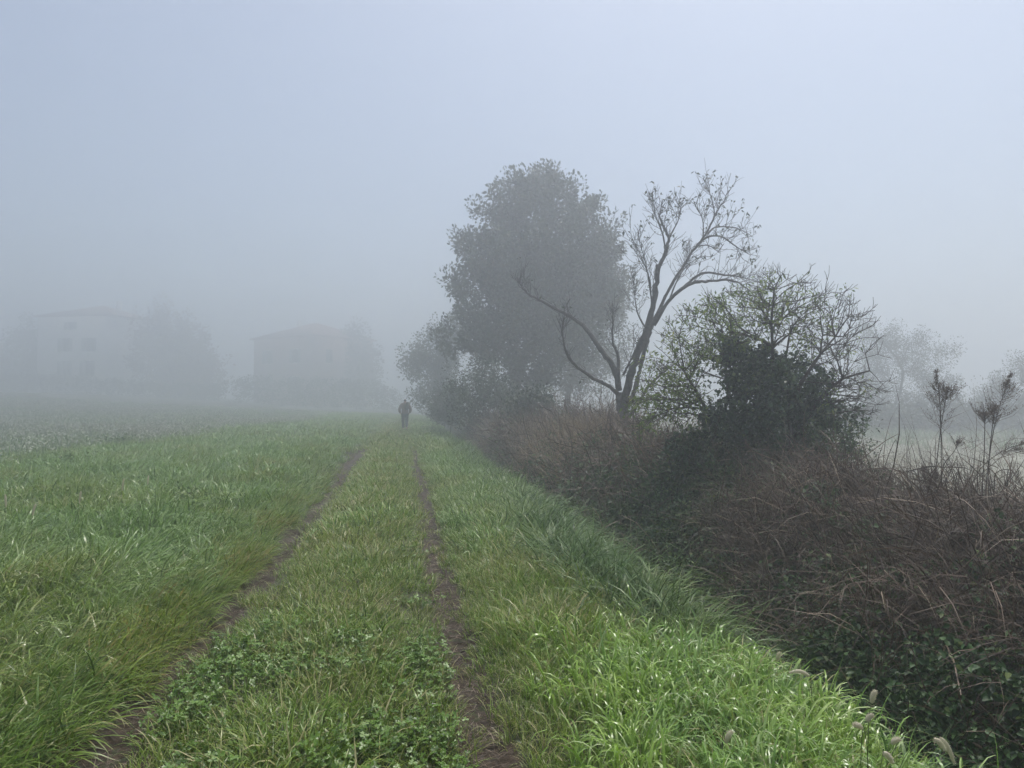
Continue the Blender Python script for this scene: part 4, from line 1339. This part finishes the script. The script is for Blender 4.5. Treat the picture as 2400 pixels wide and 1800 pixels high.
def hedge(label, x0_, x1_, ytop0, ytop1, d0, d1, dep, group='garden hedges in front of the foggy houses'):
    a = P(x0_, 940, d0); b_ = P(x1_, 940, d1)
    a[2], b_[2] = base_z(a), base_z(b_)
    root = thing('hedge', (a + b_) / 2, label, 'hedge', group)
    ln_ = np.linalg.norm(b_ - a); n = int(ln_ * 26)
    tt = rng.random(n)
    ztop = np.interp(tt, [0, 1], [P(x0_, ytop0, d0)[2], P(x1_, ytop1, d1)[2]]) + .35 * fbm(tt * ln_ * .3, 1.0, 300)
    q = a + (b_ - a) * tt[:, None]
    q[:, :2] += rng.normal(0, dep * .35, (n, 2))
    gz = ground_z(q[:, 0], q[:, 1])
    q[:, 2] = gz + .1 + (ztop - gz) * rng.random(n) ** .75
    obj('foliage', leaf_cloud(q, rdirs(n), 12, .5, .25, .45, M['hedge'], 'foliage', .7, .2), root)


hedge('low clipped hedge in front of the pale house', -60, 215, 880, 884, 148, 146, 2.0)
hedge('lower hedge running right from the pale house', 225, 520, 894, 905, 146, 148, 2.0)
hedge('tall hedge in front of the brownish farmhouse', 545, 860, 886, 894, 136, 136, 2.2)
hedge('hedge end dipping towards the walker', 862, 935, 898, 925, 136, 138, 2.0)


hedge('long dim hedgerow across the field beyond the ditch bank', 1880, 2480, 968, 955, 56, 54, 1.6, 'hedgerows in the fog')


# ------------------------------------------------------------------ the walker
def skin_mesh(name, verts, edges, radii, mat, sub=2, root_i=0):
    me = bpy.data.meshes.new(name)
    me.from_pydata([tuple(v) for v in verts], edges, [])
    o = bpy.data.objects.new(name, me); C.objects.link(o)
    md = o.modifiers.new('skin', 'SKIN'); md.use_smooth_shade = True
    sv_ = me.skin_vertices[0].data
    for i_, r_ in enumerate(radii):
        sv_[i_].radius = r_ if isinstance(r_, tuple) else (r_, r_)
        sv_[i_].use_root = (i_ == root_i)
    ss = o.modifiers.new('sub', 'SUBSURF'); ss.levels = sub; ss.render_levels = sub
    dg = bpy.context.evaluated_depsgraph_get()
    nm = bpy.data.meshes.new_from_object(o.evaluated_get(dg))
    bpy.data.objects.remove(o)
    nm.materials.clear(); nm.materials.append(mat)
    return nm


wp = P(949, 1008, 43.5); wp[2] = base_z(wp)
PS = 1.05
per = thing('person', wp, 'person in a brownish jacket and dark trousers walking away along the track', 'person')
# local frame: x right, y ahead (away from the camera), z up; left leg forward, right leg back
bv = [(0, 0, .93), (0, .01, 1.12), (0, .03, 1.34), (0, .05, 1.47), (0, .07, 1.56), (0, .08, 1.66), (0, .08, 1.73),
      (-.1, 0, .9), (-.1, .16, .5), (-.09, .2, .09), (-.1, .33, .04),
      (.1, 0, .9), (.1, .02, .5), (.09, -.24, .13), (.1, -.16, .03),
      (-.19, .03, 1.4), (-.3, -.04, 1.14), (-.24, .1, .95), (-.21, .16, .9),
      (.19, .03, 1.4), (.3, .0, 1.14), (.24, .12, .95), (.21, .18, .9)]
be = [(0, 1), (1, 2), (2, 3), (3, 4), (4, 5), (5, 6), (0, 7), (7, 8), (8, 9), (9, 10), (0, 11), (11, 12), (12, 13), (13, 14),
      (3, 15), (15, 16), (16, 17), (17, 18), (3, 19), (19, 20), (20, 21), (21, 22)]
brd = [(.15, .11), (.14, .1), (.17, .11), (.09, .075), .058, (.078, .095), (.05, .06), .085, .062, .042, (.04, .03), .085, .062, .042, (.04, .03),
       .06, .045, .034, (.035, .02), .06, .045, .034, (.035, .02)]
# fingers, tucked towards the pockets
for h_, s_ in ((18, -1), (22, 1)):
    hx, hy, hz = bv[h_]
    for q, (l_, off) in enumerate(((.075, -.03), (.085, -.01), (.08, .01), (.062, .028))):
        k_ = len(bv)
        bv += [(hx - s_ * .01, hy + .02 + off * .2, hz - .03 + off), (hx - s_ * .03, hy + .02 + l_ * .6, hz - .05 + off)]
        be += [(h_, k_), (k_, k_ + 1)]; brd += [.009, .008]
    k_ = len(bv)
    bv += [(hx - s_ * .03, hy - .005, hz + .02), (hx - s_ * .05, hy + .03, hz + .01)]
    be += [(h_, k_), (k_, k_ + 1)]; brd += [.011, .009]
o = obj('body', skin_mesh('body', bv, be, brd, M['skin']), per, loc=(0, 0, 0))
jv = [(0, 0, .84), (0, .01, 1.12), (0, .03, 1.34), (0, .05, 1.48), (-.2, .03, 1.4), (-.315, -.04, 1.14), (-.26, .09, .96), (.2, .03, 1.4), (.315, 0, 1.14), (.26, .11, .96)]
obj('jacket', skin_mesh('jacket', jv, [(0, 1), (1, 2), (2, 3), (3, 4), (4, 5), (5, 6), (3, 7), (7, 8), (8, 9)],
                        [(.21, .17), (.2, .16), (.22, .16), (.12, .1), .1, .085, .07, .1, .085, .07], M['jacket'], root_i=1), per, loc=(0, 0, 0))
tv = [(0, 0, .95), (-.1, 0, .86), (-.1, .16, .5), (-.09, .2, .12), (.1, 0, .86), (.1, .02, .5), (.09, -.23, .16)]
obj('trousers', skin_mesh('trousers', tv, [(0, 1), (1, 2), (2, 3), (0, 4), (4, 5), (5, 6)],
                          [(.17, .14), .115, .085, .075, .115, .085, .075], M['trouser']), per, loc=(0, 0, 0))
obj('hair', skin_mesh('hair', [(0, .06, 1.58), (0, .06, 1.72)], [(0, 1)], [(.095, .11), (.085, .1)], M['hair']), per, loc=(0, 0, 0))
for s_, (fx_, fy_, fz_) in ((-1, (-.095, .2, .04)), (1, (.095, -.22, .06))):
    obj('shoe', skin_mesh('shoe', [(fx_, fy_ - .03, fz_ + .03), (fx_, fy_ + .1, fz_ + .0), (fx_, fy_ + .2, fz_ - .005)], [(0, 1), (1, 2)], [(.05, .05), (.05, .04), (.04, .025)], M['shoe']), per, loc=(0, 0, 0))
per.scale = (PS,) * 3
pk = thing('rucksack', wp, 'dark bag on the walking person\'s shoulder', 'rucksack')
pk.scale = (PS,) * 3
obj('bag', skin_mesh('bag', [(.07, -.2, 1.1), (.1, -.22, 1.3), (.15, -.2, 1.58)], [(0, 1), (1, 2)], [(.15, .1), (.15, .11), (.1, .09)], M['pack']), pk, loc=(0, 0, 0))
for s_ in (-.05, .19):
    obj('strap', Geo().add(*tube([(s_, -.14, 1.2), (s_, -.1, 1.5), (s_, .05, 1.56), (s_, .17, 1.35)], [.016] * 4, 5)).mesh('strap', M['pack']), pk, loc=(0, 0, 0))

# ------------------------------------------------------------------ fog
FOG = .0138
V, Fq = box(-640, 660, -70, 660, -3.4, 25.5)
m = bpy.data.materials.new('haze')
m.use_nodes = True
t = m.node_tree
t.nodes.clear()
out = t.nodes.new('ShaderNodeOutputMaterial')
pv = t.nodes.new('ShaderNodeVolumePrincipled')
pv.inputs['Color'].default_value = (.86, .9, .94, 1)
pv.inputs['Density'].default_value = FOG
pv.inputs['Anisotropy'].default_value = .64
t.links.new(pv.outputs[0], out.inputs['Volume'])
hz_ = obj('haze', mesh('haze', V, [Fq], m, smooth=False))
tag(hz_, kind='stuff')
